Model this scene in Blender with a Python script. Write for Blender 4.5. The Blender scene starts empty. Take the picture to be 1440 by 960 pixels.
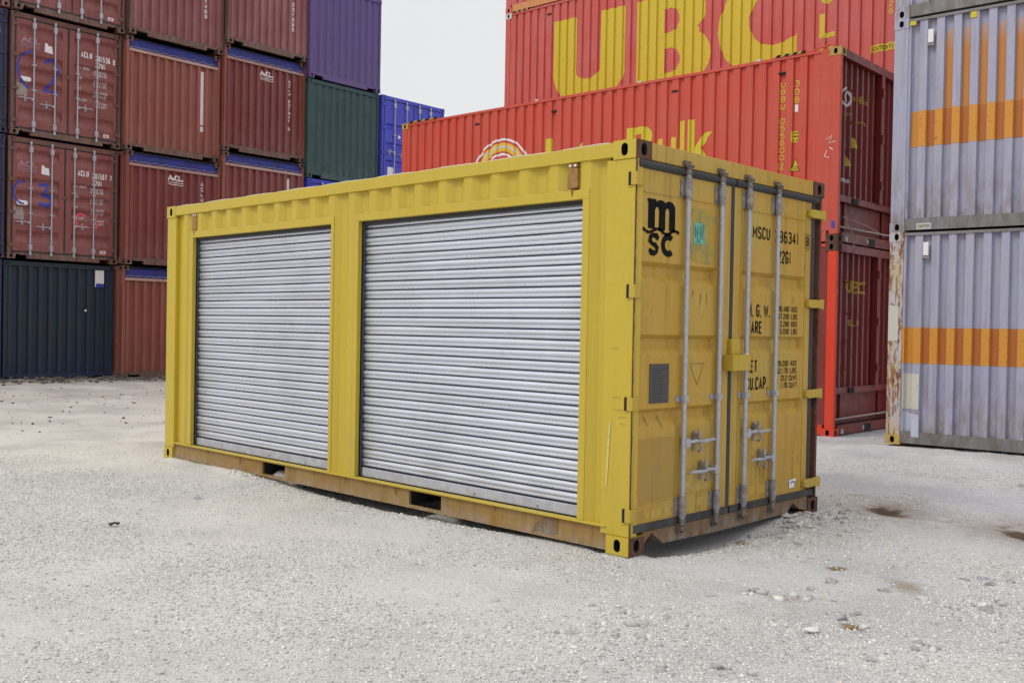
import bpy, bmesh, math, random
import numpy as np
from mathutils import Vector, Matrix
random.seed(7)
R = math.radians
S = bpy.context.scene
COL = S.collection

# ------------------------------------------------------------------ camera
cam = bpy.data.objects.new('camera', bpy.data.cameras.new('camera')); COL.objects.link(cam); S.camera = cam
CAM = Vector((3.802, -4.9696, 1.41)); YAW, PITCH, ROLL = 2.3428, -0.0137, 0.0183
fw = Vector((math.cos(PITCH)*math.cos(YAW), math.cos(PITCH)*math.sin(YAW), math.sin(PITCH)))
rt = Vector((math.sin(YAW), -math.cos(YAW), 0)); up = rt.cross(fw)
r2 = rt*math.cos(ROLL) + up*math.sin(ROLL); u2 = -rt*math.sin(ROLL) + up*math.cos(ROLL)
M = Matrix((r2, u2, -fw)).transposed().to_4x4(); M.translation = CAM
cam.matrix_world = M
cam.data.sensor_width = 36; cam.data.lens = 1414.43/1440*36
cam.data.clip_start = 0.05; cam.data.clip_end = 3000

# ------------------------------------------------------------------ sky and sun
SUN_EL, SUN_AZ = R(46), R(-112)          # direction towards the sun (az from +x)
W = bpy.data.worlds.new('World'); S.world = W; W.use_nodes = True
nt = W.node_tree; bg = nt.nodes['Background']
sky = nt.nodes.new('ShaderNodeTexSky'); sky.sky_type = 'NISHITA'; sky.sun_disc = False
sky.sun_elevation = SUN_EL; sky.sun_rotation = R(90) - SUN_AZ
sky.air_density = 1.0; sky.dust_density = 3.0
mx = nt.nodes.new('ShaderNodeMix'); mx.data_type = 'RGBA'; mx.inputs[0].default_value = 0.93
mx.inputs[7].default_value = (8.05, 8.1, 8.2, 1)       # closed cloud cover
tcw = nt.nodes.new('ShaderNodeTexCoord'); spw = nt.nodes.new('ShaderNodeSeparateXYZ'); rw = nt.nodes.new('ShaderNodeMapRange'); cw = nt.nodes.new('ShaderNodeMix'); cw.data_type = 'RGBA'
nt.links.new(tcw.outputs['Generated'], spw.inputs[0]); nt.links.new(spw.outputs[2], rw.inputs[0]); rw.inputs[1].default_value = .30; rw.inputs[2].default_value = 1.0
nw = nt.nodes.new('ShaderNodeTexNoise'); nt.links.new(tcw.outputs['Generated'], nw.inputs['Vector']); nw.inputs['Scale'].default_value = 2.2; nw.inputs['Detail'].default_value = 3
cl = nt.nodes.new('ShaderNodeMix'); cl.data_type = 'RGBA'; nt.links.new(nw.outputs['Fac'], cl.inputs[0]); cl.inputs[6].default_value = (8.2, 8.25, 8.35, 1); cl.inputs[7].default_value = (8.8, 8.85, 8.9, 1)
nt.links.new(rw.outputs[0], cw.inputs[0]); nt.links.new(cl.outputs[2], cw.inputs[6]); cw.inputs[7].default_value = (12.6, 12.7, 12.9, 1)   # closed cloud, brightest overhead
nt.links.new(cw.outputs[2], mx.inputs[7])
nt.links.new(sky.outputs[0], mx.inputs[6]); nt.links.new(mx.outputs[2], bg.inputs[0])
bg.inputs[1].default_value = 0.1
sun = bpy.data.objects.new('sun', bpy.data.lights.new('sun', 'SUN')); COL.objects.link(sun)
sun.data.energy = 1.0; sun.data.angle = R(20); sun.data.color = (1, .965, .9)
sd = Vector((math.cos(SUN_EL)*math.cos(SUN_AZ), math.cos(SUN_EL)*math.sin(SUN_AZ), math.sin(SUN_EL)))
sun.rotation_euler = (-sd).to_track_quat('-Z', 'Y').to_euler()
S.view_settings.view_transform = 'Standard'; S.view_settings.look = 'None'
S.view_settings.gamma = 1; S.view_settings.use_curve_mapping = False
S.view_settings.exposure = 0.0

# ------------------------------------------------------------------ materials
def lin(r, g, b): return tuple(((c/255)/12.92 if c/255 <= .04045 else ((c/255+.055)/1.055)**2.4) for c in (r, g, b)) + (1,)
class N:
    def __init__(s, name):
        s.m = bpy.data.materials.new(name); s.m.use_nodes = True; s.t = s.m.node_tree
        s.b = s.t.nodes['Principled BSDF']
    def n(s, k, **kw):
        x = s.t.nodes.new('ShaderNode'+k)
        for a, v in kw.items(): setattr(x, a, v)
        return x
    def l(s, a, b): s.t.links.new(a, b)
    def coord(s, sc=(1, 1, 1)):
        tc = s.n('TexCoord'); oi = s.n('ObjectInfo'); mp = s.n('Mapping')
        ad = s.n('VectorMath', operation='MULTIPLY_ADD')
        s.l(oi.outputs['Location'], ad.inputs[0]); ad.inputs[1].default_value = (.73, .37, .91); s.l(tc.outputs['Object'], ad.inputs[2])
        s.l(ad.outputs[0], mp.inputs['Vector']); mp.inputs['Scale'].default_value = sc
        return mp.outputs[0]
    def noise(s, sc, scale, det=4, rough=.55):
        x = s.n('TexNoise'); s.l(s.coord(sc), x.inputs['Vector']); x.inputs['Scale'].default_value = scale
        x.inputs['Detail'].default_value = det; x.inputs['Roughness'].default_value = rough
        return x.outputs['Fac']
    def ramp(s, f, a, b, va=0., vb=1.):
        x = s.n('MapRange'); s.l(f, x.inputs[0]); x.inputs[1].default_value = a; x.inputs[2].default_value = b
        x.inputs[3].default_value = va; x.inputs[4].default_value = vb; return x.outputs[0]
    def mul(s, a, b, op='MULTIPLY'):
        x = s.n('Math', operation=op)
        for i, v in enumerate((a, b)):
            if isinstance(v, (int, float)): x.inputs[i].default_value = v
            else: s.l(v, x.inputs[i])
        return x.outputs[0]
    def mix(s, f, a, b):
        x = s.n('Mix', data_type='RGBA')
        if isinstance(f, (int, float)): x.inputs[0].default_value = f
        else: s.l(f, x.inputs[0])
        for i, v in ((6, a), (7, b)):
            if isinstance(v, tuple): x.inputs[i].default_value = v
            else: s.l(v, x.inputs[i])
        return x.outputs[2]
    def z(s):
        tc = s.n('TexCoord'); sp = s.n('SeparateXYZ'); s.l(tc.outputs['Object'], sp.inputs[0]); return sp.outputs[2]
    def bump(s, h, dist, st=.6):
        x = s.n('Bump'); s.l(h, x.inputs['Height']); x.inputs['Distance'].default_value = dist; x.inputs['Strength'].default_value = st
        s.l(x.outputs[0], s.b.inputs['Normal'])

RUST = (.085, .032, .014, 1)
def paint(name, c, fade=.25, rust=.3, dirt=.3, rough=.45, streak=.3, fadecol=None, dustcol=(.30, .27, .23, 1), lowdirt=.6, dent=.004, lowz=.9):
    s = N(name); c = tuple(c)
    fc = fadecol or tuple(min(1, v*.75+.07) for v in c[:3])+(1,)
    col = s.mix(s.mul(s.ramp(s.noise((1, 1, 1), 1.3, 5), .35, .7), fade), c, fc)
    oi = s.n('ObjectInfo'); wn = s.n('TexWhiteNoise'); s.l(oi.outputs['Location'], wn.inputs['Vector'])
    hs = s.n('HueSaturation'); s.l(s.ramp(wn.outputs['Value'], 0, 1, .86, 1.12), hs.inputs['Value']); s.l(s.ramp(wn.outputs['Value'], 0, 1, 1.0, .9), hs.inputs['Saturation']); s.l(col, hs.inputs['Color'])
    if not name.startswith(('fresh', 'aged', 'muddy', 'scuffed', 'lug', 'darker')): col = hs.outputs[0]
    dk = tuple(v*.55 for v in c[:3])+(1,)
    st = s.ramp(s.noise((9, 9, .5), 2.2, 5, .6), .5, .78)
    col = s.mix(s.mul(st, streak), col, tuple(d*.6+q*.25 for d, q in zip(dk[:3], RUST))+(1,))
    mott = s.ramp(s.noise((1, 1, 1), 45, 3), .35, .7)
    col = s.mix(s.mul(mott, .10), col, dk)
    # dust collecting low down
    low = s.ramp(s.z(), lowz, 0.0)
    dn = s.ramp(s.noise((3, 3, 1), 3.5, 6, .65), .38, .7)
    col = s.mix(s.mul(s.mul(s.ramp(low, 0, 1, .12, lowdirt), dn), dirt*1.6), col, dustcol)
    # rust chips and runs
    sp = s.ramp(s.noise((1, 1, 1), 17, 7, .7), .70-.12*rust, .74-.12*rust)
    big = s.ramp(s.noise((1, 1, .6), 1.9, 4), .45, .62)
    rm = s.mul(s.mul(sp, big), min(1, rust*2.5))
    rc = s.mix(s.noise((1, 1, 1), 60, 2), RUST, (.17, .062, .025, 1))
    col = s.mix(rm, col, rc)
    s.l(col, s.b.inputs['Base Color'])
    s.l(s.ramp(s.noise((1, 1, 1), 6, 4), .3, .7, rough-.08, rough+.14), s.b.inputs['Roughness'])
    h = s.mul(s.noise((1, 1, .7), 2.2, 2), s.mul(s.noise((1, 1, 1), 70, 2), .04), 'ADD')
    s.bump(h, dent*3, .5)
    return s.m
def plain(name, c, rough=.6, metal=0., var=.25, scale=9, bump=0.002, bscale=60):
    s = N(name); c = tuple(c); dk = tuple(v*(1-var) for v in c[:3])+(1,); lt = tuple(min(1, v*(1+var*.5)) for v in c[:3])+(1,)
    s.l(s.mix(s.ramp(s.noise((1, 1, 1), scale, 5, .6), .3, .7), dk, lt), s.b.inputs['Base Color'])
    s.b.inputs['Roughness'].default_value = rough; s.b.inputs['Metallic'].default_value = metal
    if bump: s.bump(s.noise((1, 1, 1), bscale, 3), bump, .5)
    return s.m
def decal(name, c, wear=.3, rough=.55):
    """lettering paint: worn by small bare chips, which show as the darker undercoat"""
    s = N(name); c = tuple(c)
    w = s.ramp(s.noise((1, 1, 1), 26, 7, .7), .60, .66)
    s.l(s.mix(s.mul(w, wear), c, tuple(v*.35+.02 for v in c[:3])+(1,)), s.b.inputs['Base Color'])
    s.b.inputs['Roughness'].default_value = rough
    return s.m

MT = {}
MT['yellow'] = paint('fresh_yellow_paint', lin(197, 172, 50), fade=.3, rust=.03, dirt=.16, rough=.42, streak=.12, lowdirt=.5, dent=.009, fadecol=lin(182, 162, 60))
MT['old_yellow'] = paint('aged_yellow_paint', lin(190, 150, 52), fade=.7, rust=.3, dirt=.45, rough=.5, streak=.5, fadecol=lin(186, 163, 86), dustcol=(.27, .155, .05, 1), dent=.002)
MT['mustard'] = paint('muddy_mustard_paint', lin(150, 112, 44), fade=.5, rust=.5, dirt=.9, rough=.7, streak=.6, fadecol=lin(160, 140, 100), dustcol=(.36, .30, .23, 1), lowdirt=.9, lowz=.09)
MT['sill'] = paint('scuffed_sill_paint', lin(124, 92, 44), fade=.8, rust=.5, dirt=.7, rough=.7, streak=.7, fadecol=lin(105, 92, 80), dustcol=(.30, .27, .24, 1), lowdirt=1.2, lowz=.14)
MT['rust'] = plain('rusted_steel', lin(98, 66, 52), .85, 0, .5, 14, .004, 40)
MT['dark'] = plain('black_recess', lin(26, 25, 26), .8, 0, .3, 10, 0)
MT['rubber'] = paint('grey_black_rubber', lin(44, 46, 50), fade=.5, rust=.05, dirt=.5, rough=.65, streak=.2, fadecol=lin(66, 66, 68), dustcol=(.16, .14, .12, 1), lowz=.5)
MT['galv'] = plain('dull_galvanised_steel', lin(180, 181, 190), .42, .35, .2, 30, .0006, 90)
MT['galv_dirty'] = plain('grimy_galvanised_steel', lin(156, 150, 150), .6, .3, .5, 22, .002, 80)
MT['knob'] = plain('greasy_rusted_steel', lin(124, 112, 104), .6, .25, .6, 40, .002, 60)
def roller_mat():
    s = N('galvanised_roller_slats')
    c = s.mix(s.ramp(s.noise((.4, 1, 14), 1.0, 3, .5), .2, .8), lin(200, 203, 214), lin(224, 227, 238))
    c = s.mix(s.mul(s.ramp(s.noise((1, 1, 1), 1.4, 5), .5, .8), .35), c, lin(168, 168, 172))
    low = s.mul(s.ramp(s.z(), .55, .2), s.ramp(s.noise((1.5, 1, 3), 3, 5), .4, .7))
    c = s.mix(s.mul(low, .35), c, lin(176, 168, 158))
    s.l(c, s.b.inputs['Base Color']); s.b.inputs['Metallic'].default_value = .65
    s.l(s.ramp(s.noise((1, 1, 1), 5, 4), .3, .7, .26, .38), s.b.inputs['Roughness'])
    return s.m
MT['roller'] = roller_mat()
MT['galv_bar'] = plain('blotched_zinc_bar', lin(186, 188, 198), .5, .35, .2, 12, 0)
MT['guide_and_groove_shade'] = plain('dark_zinc_guide_and_groove_shade', lin(78, 86, 104), .45, .6, .3, 12, 0)
MT['plate'] = plain('engraved_grey_plate', lin(92, 88, 88), .5, .5, .3, 90, .002, 160)
MT['teal'] = plain('torn_teal_sticker', lin(112, 176, 156), .5, 0, .55, 22, 0)
def inkblack():
    m = decal('black_marking', lin(16, 17, 21), .10, .8); m.node_tree.nodes['Principled BSDF'].inputs['Specular IOR Level'].default_value = .15; return m
MT['white'] = decal('white_marking', lin(230, 228, 230), .25)
MT['whiteworn'] = decal('worn_white_marking', lin(205, 195, 198), 1.)
MT['black'] = inkblack()
MT['faded'] = decal('faded_lilac_marking', lin(158, 124, 140), .8)
MT['red_ib'] = paint('faded_coral_red_paint', lin(212, 72, 50), fade=.6, rust=.15, dirt=.25, streak=.35, fadecol=lin(208, 94, 74))
MT['red_ubc'] = paint('faded_rose_red_paint', lin(200, 74, 62), fade=.6, rust=.25, dirt=.25, streak=.45, fadecol=lin(204, 108, 104))
MT['red_shaded'] = paint('grimy_red_paint_with_gap_shade', lin(131, 27, 21), fade=.3, rust=.35, dirt=.1, streak=.6, fadecol=lin(114, 29, 24))  # darker red for the ends, shade of the gap put into the colour
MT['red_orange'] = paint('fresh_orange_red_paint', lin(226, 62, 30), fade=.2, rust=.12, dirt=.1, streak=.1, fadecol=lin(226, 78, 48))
MT['yel_mark'] = decal('worn_yellow_marking', lin(204, 184, 46), .8)
MT['ring_orange'] = decal('orange_yellow_marking', lin(222, 180, 60), .3)
MT['yel_dirty'] = decal('dirty_yellow_marking', lin(176, 148, 44), .9)
MT['orange_rail'] = paint('orange_rail_paint', lin(214, 132, 50), rust=.3)
MT['brown'] = paint('brick_red_container_paint', lin(128, 58, 55), fade=.6, rust=.3, dirt=.3, streak=.6, fadecol=lin(139, 80, 77))
MT['brown2'] = paint('orange_brown_container_paint', lin(141, 72, 57), fade=.5, rust=.3, dirt=.3, streak=.6, fadecol=lin(145, 87, 74))
MT['pink'] = paint('chalky_pink_brown_paint', lin(141, 81, 85), fade=.7, rust=.25, dirt=.25, streak=.5, fadecol=lin(165, 111, 113))
MT['brown_frame'] = paint('rust_brown_frame_paint', lin(107, 68, 58), fade=.4, rust=1., dirt=.4, streak=.8, fadecol=lin(98, 80, 70))
MT['tarp'] = plain('blue_tarpaulin', lin(32, 43, 126), .55, 0, .55, 7, .02, 12)
MT['rope'] = plain('pale_rope', lin(190, 180, 175), .8, 0, .3, 30, 0)
MT['purple'] = paint('violet_paint', lin(88, 64, 133), fade=.35, rust=.15, dirt=.15, streak=.3, fadecol=lin(93, 75, 126))
MT['green'] = paint('dark_teal_green_paint', lin(26, 68, 72), fade=.4, rust=.15, dirt=.2, streak=.35, fadecol=lin(50, 84, 88))
MT['blue'] = paint('bright_blue_paint', lin(36, 48, 190), fade=.2, rust=.08, dirt=.1, streak=.15, fadecol=lin(46, 60, 180))
MT['navy'] = paint('navy_blue_paint', lin(29, 36, 80), fade=.35, rust=.3, dirt=.15, streak=.4, fadecol=lin(38, 46, 84))
MT['slate'] = paint('dark_slate_blue_paint', lin(27, 49, 64), fade=.6, rust=.3, dirt=.4, streak=.8, fadecol=lin(42, 57, 66), dustcol=lin(47, 69, 119), lowdirt=.9)
MT['lilac'] = paint('weathered_lilac_grey_paint', lin(166, 167, 194), fade=.6, rust=.3, dirt=.9, streak=.5, fadecol=lin(172, 171, 182), dustcol=lin(132, 122, 120), lowdirt=.9)
MT['lilac_rusty'] = paint('rusty_cream_grey_paint', lin(176, 172, 174), fade=.8, rust=1.6, dirt=.5, streak=1., fadecol=lin(176, 160, 128), dustcol=lin(140, 110, 88), lowdirt=.8)
MT['grey_rail'] = paint('stained_grey_rail_paint', lin(120, 118, 112), fade=.7, rust=.4, dirt=.8, streak=.5, fadecol=lin(146, 144, 158), dustcol=lin(104, 96, 88), lowdirt=1.)
MT['orange_band'] = decal('orange_band_paint', lin(204, 140, 52), 1.)
MT['orange_dull'] = decal('dull_orange_brown_paint', lin(186, 112, 48), .2)
MT['castyel'] = paint('chipped_yellow_casting_paint', lin(196, 160, 60), rust=1.2, dirt=.5, streak=.8)
MT['cream'] = decal('cream_paint_patch', lin(198, 196, 186), .8)
MT['roof'] = MT['grey_rail']
MT['blue_ink'] = decal('blue_spray_paint', lin(48, 64, 170), .8)
MT['pink_ink'] = decal('pink_spray_paint', lin(224, 92, 108), .5)

MT['greypatch'] = decal('grey_paper_patch', lin(150, 138, 132), .3)
MT['rail_pale'] = paint('worn_top_rail_paint', lin(172, 128, 116), rust=.6, dirt=.3, fade=.6, streak=.4, fadecol=lin(190, 170, 160))
MT['brownpatch'] = decal('grey_brown_overpaint', lin(142, 84, 68), .4)
MT['bluewhite'] = decal('pale_blue_patch', lin(186, 190, 208), .5)
MT['whitecast'] = MT['cream']
def grime_mat():
    s = N('olive_grime_on_door'); w = s.ramp(s.noise((2.2, 2.2, .9), 4.5, 8, .75), .50, .62); w2 = s.ramp(s.noise((7, 7, .6), 3, 6, .7), .55, .66)
    c = s.mix(s.ramp(s.noise((1, 1, 1), 1.3, 5), .35, .7), lin(190, 150, 52), lin(186, 163, 86))
    c = s.mix(s.mul(w, .45), c, lin(132, 104, 48)); c = s.mix(s.mul(w2, .4), c, lin(120, 92, 50))
    s.l(c, s.b.inputs['Base Color']); s.b.inputs['Roughness'].default_value = .6; return s.m
MT['grime'] = grime_mat()
MT['rustrun'] = decal('thin_rust_run', lin(134, 88, 40), .5)
MT['vent'] = plain('rusty_orange_brown_steel', lin(160, 118, 66), .8, 0, .4, 30, .003)
MT['scuff'] = decal('pale_scuff', lin(206, 190, 104), .6)
MT['hinge_yellow'] = paint('lug_yellow_paint', lin(190, 160, 44), rust=.1, dirt=.3, streak=.2)
MT['plateline'] = plain('plate_engraving', lin(64, 61, 62), .6, .2, .2, 9, 0)
MT['tri'] = decal('faint_brown_outline', lin(158, 124, 52), 1.)
MT['tealdark'] = decal('dark_teal_ink', lin(40, 104, 116), .6)
MT['patch_dark'] = paint('darker_mustard_patch', lin(170, 134, 48), fade=.3, rust=.1, dirt=.25, streak=.25, fadecol=lin(166, 138, 66))
MT['orange_valley_shade'] = decal('orange_paint_with_valley_shade', lin(178, 106, 50), .5)  # band orange with the shade of the corrugation valleys painted in
def fade_mat():
    s = N('orange_stripe_fading_upwards'); f = s.mul(s.ramp(s.z(), 2.1, 2.55), s.mul(s.noise((4, 4, 1), 4, 4), .5), 'ADD')
    s.l(s.mix(s.ramp(f, .35, 1.15), lin(196, 130, 66), lin(176, 168, 174)), s.b.inputs['Base Color']); s.b.inputs['Roughness'].default_value = .6; return s.m
MT['orange_fade'] = fade_mat()
def very_rusty():
    s = N('flaking_rusty_paint'); a = s.mix(s.ramp(s.noise((1, 1, .5), 3, 4), .4, .6), lin(186, 182, 190), lin(190, 172, 136))
    r1 = s.ramp(s.noise((5, 5, .8), 5, 8, .7), .50, .56); r2 = s.ramp(s.noise((1, 1, .35), 9, 8, .75), .52, .57)
    a = s.mix(s.mul(r1, .9), a, lin(136, 92, 62)); a = s.mix(s.mul(r2, .9), a, lin(108, 62, 42))
    a = s.mix(s.mul(s.ramp(s.noise((1, 1, .5), 26, 5, .7), .58, .62), .8), a, lin(72, 44, 34))
    s.l(a, s.b.inputs['Base Color']); s.b.inputs['Roughness'].default_value = .75; s.bump(s.noise((1, 1, 1), 40, 4), .004, .6); return s.m
MT['lilac_rusty'] = very_rusty()
# ------------------------------------------------------------------ mesh helpers
def obj(name, verts, faces, mat, parent=None, loc=None, smooth=False, bevel=0):
    me = bpy.data.meshes.new(name); me.from_pydata([tuple(v) for v in verts], [], faces); me.update()
    return finish(me, name, mat, parent, loc, smooth, bevel)
def finish(me, name, mat, parent=None, loc=None, smooth=False, bevel=0):
    bm = bmesh.new(); bm.from_mesh(me); bmesh.ops.recalc_face_normals(bm, faces=bm.faces); bm.to_mesh(me); bm.free()
    me.materials.append(MT[mat] if isinstance(mat, str) else mat)
    if smooth: me.shade_smooth()
    o = bpy.data.objects.new(name, me); COL.objects.link(o)
    if parent is not None: o.parent = parent
    if loc: o.location = loc
    if bevel:
        b = o.modifiers.new('bevel', 'BEVEL'); b.width = bevel; b.segments = 2; b.limit_method = 'ANGLE'; b.angle_limit = R(35)
    return o
class MB:
    def __init__(s): s.v = []; s.f = []; s.dark = []
    def add(s, V, F):
        k = len(s.v); s.v += [tuple(p) for p in V]; s.f += [tuple(i+k for i in f) for f in F]; return s
    def box(s, x0, x1, y0, y1, z0, z1):
        V = [(x, y, z) for x in (x0, x1) for y in (y0, y1) for z in (z0, z1)]
        return s.add(V, [(0, 1, 3, 2), (4, 6, 7, 5), (0, 4, 5, 1), (2, 3, 7, 6), (0, 2, 6, 4), (1, 5, 7, 3)])
    def tube(s, path, r, n=10, cap=True):
        rings = []; P = [Vector(p) for p in path]
        for i, p in enumerate(P):
            t = (P[min(i+1, len(P)-1)]-P[max(i-1, 0)]).normalized()
            a = t.orthogonal().normalized() if i == 0 else (rings_a - t*rings_a.dot(t)).normalized()
            rings_a = a; b = t.cross(a); rr = r[i] if isinstance(r, (list, tuple)) else r
            rings.append([p+(a*math.cos(2*math.pi*k/n)+b*math.sin(2*math.pi*k/n))*rr for k in range(n)])
        V = [q for ring in rings for q in ring]; F = []
        for i in range(len(P)-1):
            for k in range(n): F.append((i*n+k, i*n+(k+1) % n, (i+1)*n+(k+1) % n, (i+1)*n+k))
        if cap: F += [tuple(range(n-1, -1, -1)), tuple(range((len(P)-1)*n, len(P)*n))]
        return s.add(V, F)
    def prism(s, pts, axis, a, b):
        """polygon pts (2D) extruded along axis between a and b"""
        def m(p, q): return {'x': (q, p[0], p[1]), 'y': (p[0], q, p[1]), 'z': (p[0], p[1], q)}[axis]
        n = len(pts); V = [m(p, a) for p in pts]+[m(p, b) for p in pts]
        return s.add(V, [tuple(range(n)), tuple(range(2*n-1, n-1, -1))]+[(i, (i+1) % n, n+(i+1) % n, n+i) for i in range(n)])
    def build(s, name, mat, parent=None, **k):
        o = obj(name, s.v, s.f, mat, parent, **k)
        if s.dark:
            o.data.materials.append(MT['dark'])
            for i in s.dark: o.data.polygons[i].material_index = 1
        return o

class Corr:
    """trapezoid corrugation: depth (inward) and fold lines; range lo..hi is corrugated, else flat (depth 0)"""
    def __init__(s, lo, hi, period=.278, crest=.072, slope=.068, valley=.070, depth=.036, phase=0.):
        s.lo, s.hi, s.p, s.c, s.s, s.v, s.d, s.ph = lo, hi, period, crest, slope, valley, depth, phase
    def depth(s, u, v=0):
        if u <= s.lo or u >= s.hi: return 0.
        t = (u-s.ph+s.c/2) % s.p
        if t <= s.c: q = 0.
        elif t < s.c+s.s: q = (t-s.c)/s.s
        elif t <= s.c+s.s+s.v: q = 1.
        else: q = max(0., 1-(t-s.c-s.s-s.v)/s.s)
        e = min(u-s.lo, s.hi-u)
        return s.d*min(q, e/s.s if s.s else 1)
    def breaks(s, a, b):
        out = []; k = int((a-s.ph)/s.p)-2
        while s.ph+k*s.p < b+s.p:
            x = s.ph+k*s.p-s.c/2
            out += [x, x+s.c, x+s.c+s.s, x+s.c+s.s+s.v]; k += 1
        out += [s.lo, s.hi, s.lo+s.s, s.hi-s.s]
        return sorted({round(q, 5) for q in out if a+1e-4 < q < b-1e-4})
class DoorSurf:
    """door leaves with recessed bands: rec = list of (z0,z1, top slope, bottom slope), leaves = list of (u0,u1)"""
    def __init__(s, leaves, rec, depth=.03, side=.012): s.L, s.rec, s.d, s.e = leaves, rec, depth, side
    def depth(s, u, v):
        for a, b in s.L:
            if a < u < b:
                for z0, z1, st, sb in s.rec:
                    if z0 < v < z1: return s.d*min(1, (z1-v)/st, (v-z0)/sb, (u-a)/s.e, (b-u)/s.e)
        return 0.
    def breaks(s, a, b): return sorted({q for l in s.L for q in (l[0], l[0]+s.e, l[1]-s.e, l[1]) if a < q < b})
    def vbreaks(s): return sorted({q for z0, z1, st, sb in s.rec for q in (z0, z0+sb, z1-st, z1)})
class Flat:
    def depth(s, u, v=0): return 0.
    def breaks(s, a, b): return []
FLAT = Flat()

def mapf(face, plane):
    """(u, z, depth inward) -> local xyz for the faces of a container"""
    if face == 'side': return lambda u, v, d: (u, plane+d, v)        # long side, looks to -y
    if face == 'back': return lambda u, v, d: (u, plane-d, v)
    if face == 'end': return lambda u, v, d: (plane-d, u, v)         # end, looks to +x
    if face == 'far': return lambda u, v, d: (plane+d, u, v)
    if face == 'roof': return lambda u, v, d: (u, v, plane-d)
def panel(name, face, plane, u0, u1, v0, v1, surf, mat, parent, thick=0):
    mp = mapf(face, plane); us = [u0]+surf.breaks(u0, u1)+[u1]
    vs = [v0]+([q for q in surf.vbreaks() if v0 < q < v1] if hasattr(surf, 'vbreaks') else [])+[v1]
    V = [mp(u, v, surf.depth(u, v)) for v in vs for u in us]; n = len(us)
    F = [(j*n+i, j*n+i+1, (j+1)*n+i+1, (j+1)*n+i) for j in range(len(vs)-1) for i in range(n-1)]
    return obj(name, V, F, mat, parent)

# --- markings: 2D outlines draped on a surface
def drape(name, me, face, plane, surf, mat, parent, off=.0025):
    bm = bmesh.new(); bm.from_mesh(me)
    if len(bm.verts) == 0: bm.free(); return None
    us = [v.co.x for v in bm.verts]; vs = [v.co.y for v in bm.verts]
    for b in surf.breaks(min(us), max(us)):
        bmesh.ops.bisect_plane(bm, geom=bm.verts[:]+bm.edges[:]+bm.faces[:], plane_co=(b, 0, 0), plane_no=(1, 0, 0))
    if hasattr(surf, 'vbreaks'):
        for b in surf.vbreaks():
            if min(vs) < b < max(vs): bmesh.ops.bisect_plane(bm, geom=bm.verts[:]+bm.edges[:]+bm.faces[:], plane_co=(0, b, 0), plane_no=(0, 1, 0))
    mp = mapf(face, plane)
    for v in bm.verts: v.co = Vector(mp(v.co.x, v.co.y, surf.depth(v.co.x, v.co.y)-off-v.co.z))
    bm.to_mesh(me); bm.free()
    return finish(me, name, mat, parent)
def outline_mesh(polys):
    cu = bpy.data.curves.new('o', 'CURVE'); cu.dimensions = '2D'; cu.fill_mode = 'BOTH'
    for p in polys:
        sp = cu.splines.new('POLY'); sp.points.add(len(p)-1); sp.use_cyclic_u = True
        for i, q in enumerate(p): sp.points[i].co = (q[0], q[1], 0, 1)
    o = bpy.data.objects.new('o', cu); me = bpy.data.meshes.new_from_object(o)
    bpy.data.objects.remove(o); bpy.data.curves.remove(cu); return me
def text_mesh(txt, u0, v0, u1, v1, bold=0., vertical=False, fit=True, spacing=1.):
    """text filled into the box u0..u1, v0..v1 (vertical: letters stacked downwards)"""
    def one(t):
        cu = bpy.data.curves.new('t', 'FONT'); cu.body = t; cu.offset = bold; cu.resolution_u = 3; cu.fill_mode = 'BOTH'; cu.space_character = spacing
        o = bpy.data.objects.new('t', cu); me = bpy.data.meshes.new_from_object(o)
        bpy.data.objects.remove(o); bpy.data.curves.remove(cu); return me
    def bb(me):
        c = [v.co for v in me.vertices]; return min(p.x for p in c), max(p.x for p in c), min(p.y for p in c), max(p.y for p in c)
    if not vertical:
        me = one(txt); a, b, c, d = bb(me)
        for v in me.vertices: v.co = ((v.co.x-a)/(b-a)*(u1-u0)+u0, (v.co.y-c)/(d-c)*(v1-v0)+v0, 0)
        return me
    n = len(txt); h = (v1-v0)/(n-.25); bm = bmesh.new()
    for i, ch in enumerate(txt):
        if ch == ' ': continue
        me = one(ch); a, b, c, d = bb(me); t = v1-i*h; w = u1-u0
        k = .35 if ch in '1I' else 1.
        for v in me.vertices: v.co = ((v.co.x-a)/(b-a)*w*k+u0+w*(1-k)/2, (v.co.y-c)/(d-c)*h*.75+t-h*.75, 0)
        bm.from_mesh(me); bpy.data.meshes.remove(me)
    me = bpy.data.meshes.new('v'); bm.to_mesh(me); bm.free(); return me
def ribbon(paths, w):
    bm = bmesh.new()
    for P in paths:
        L = []; n = len(P)
        for i, p in enumerate(P):
            a = Vector(P[max(i-1, 0)]); b = Vector(P[min(i+1, n-1)]); t = (b-a).normalized(); q = Vector((-t.y, t.x))
            ww = w*(.8+.2*math.sin(i*2.1)); L.append((bm.verts.new((p[0]+q.x*ww/2, p[1]+q.y*ww/2, 0)), bm.verts.new((p[0]-q.x*ww/2, p[1]-q.y*ww/2, 0))))
        for i in range(n-1): bm.faces.new((L[i][0], L[i+1][0], L[i+1][1], L[i][1]))
    me = bpy.data.meshes.new('r'); bm.to_mesh(me); bm.free(); return me
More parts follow.
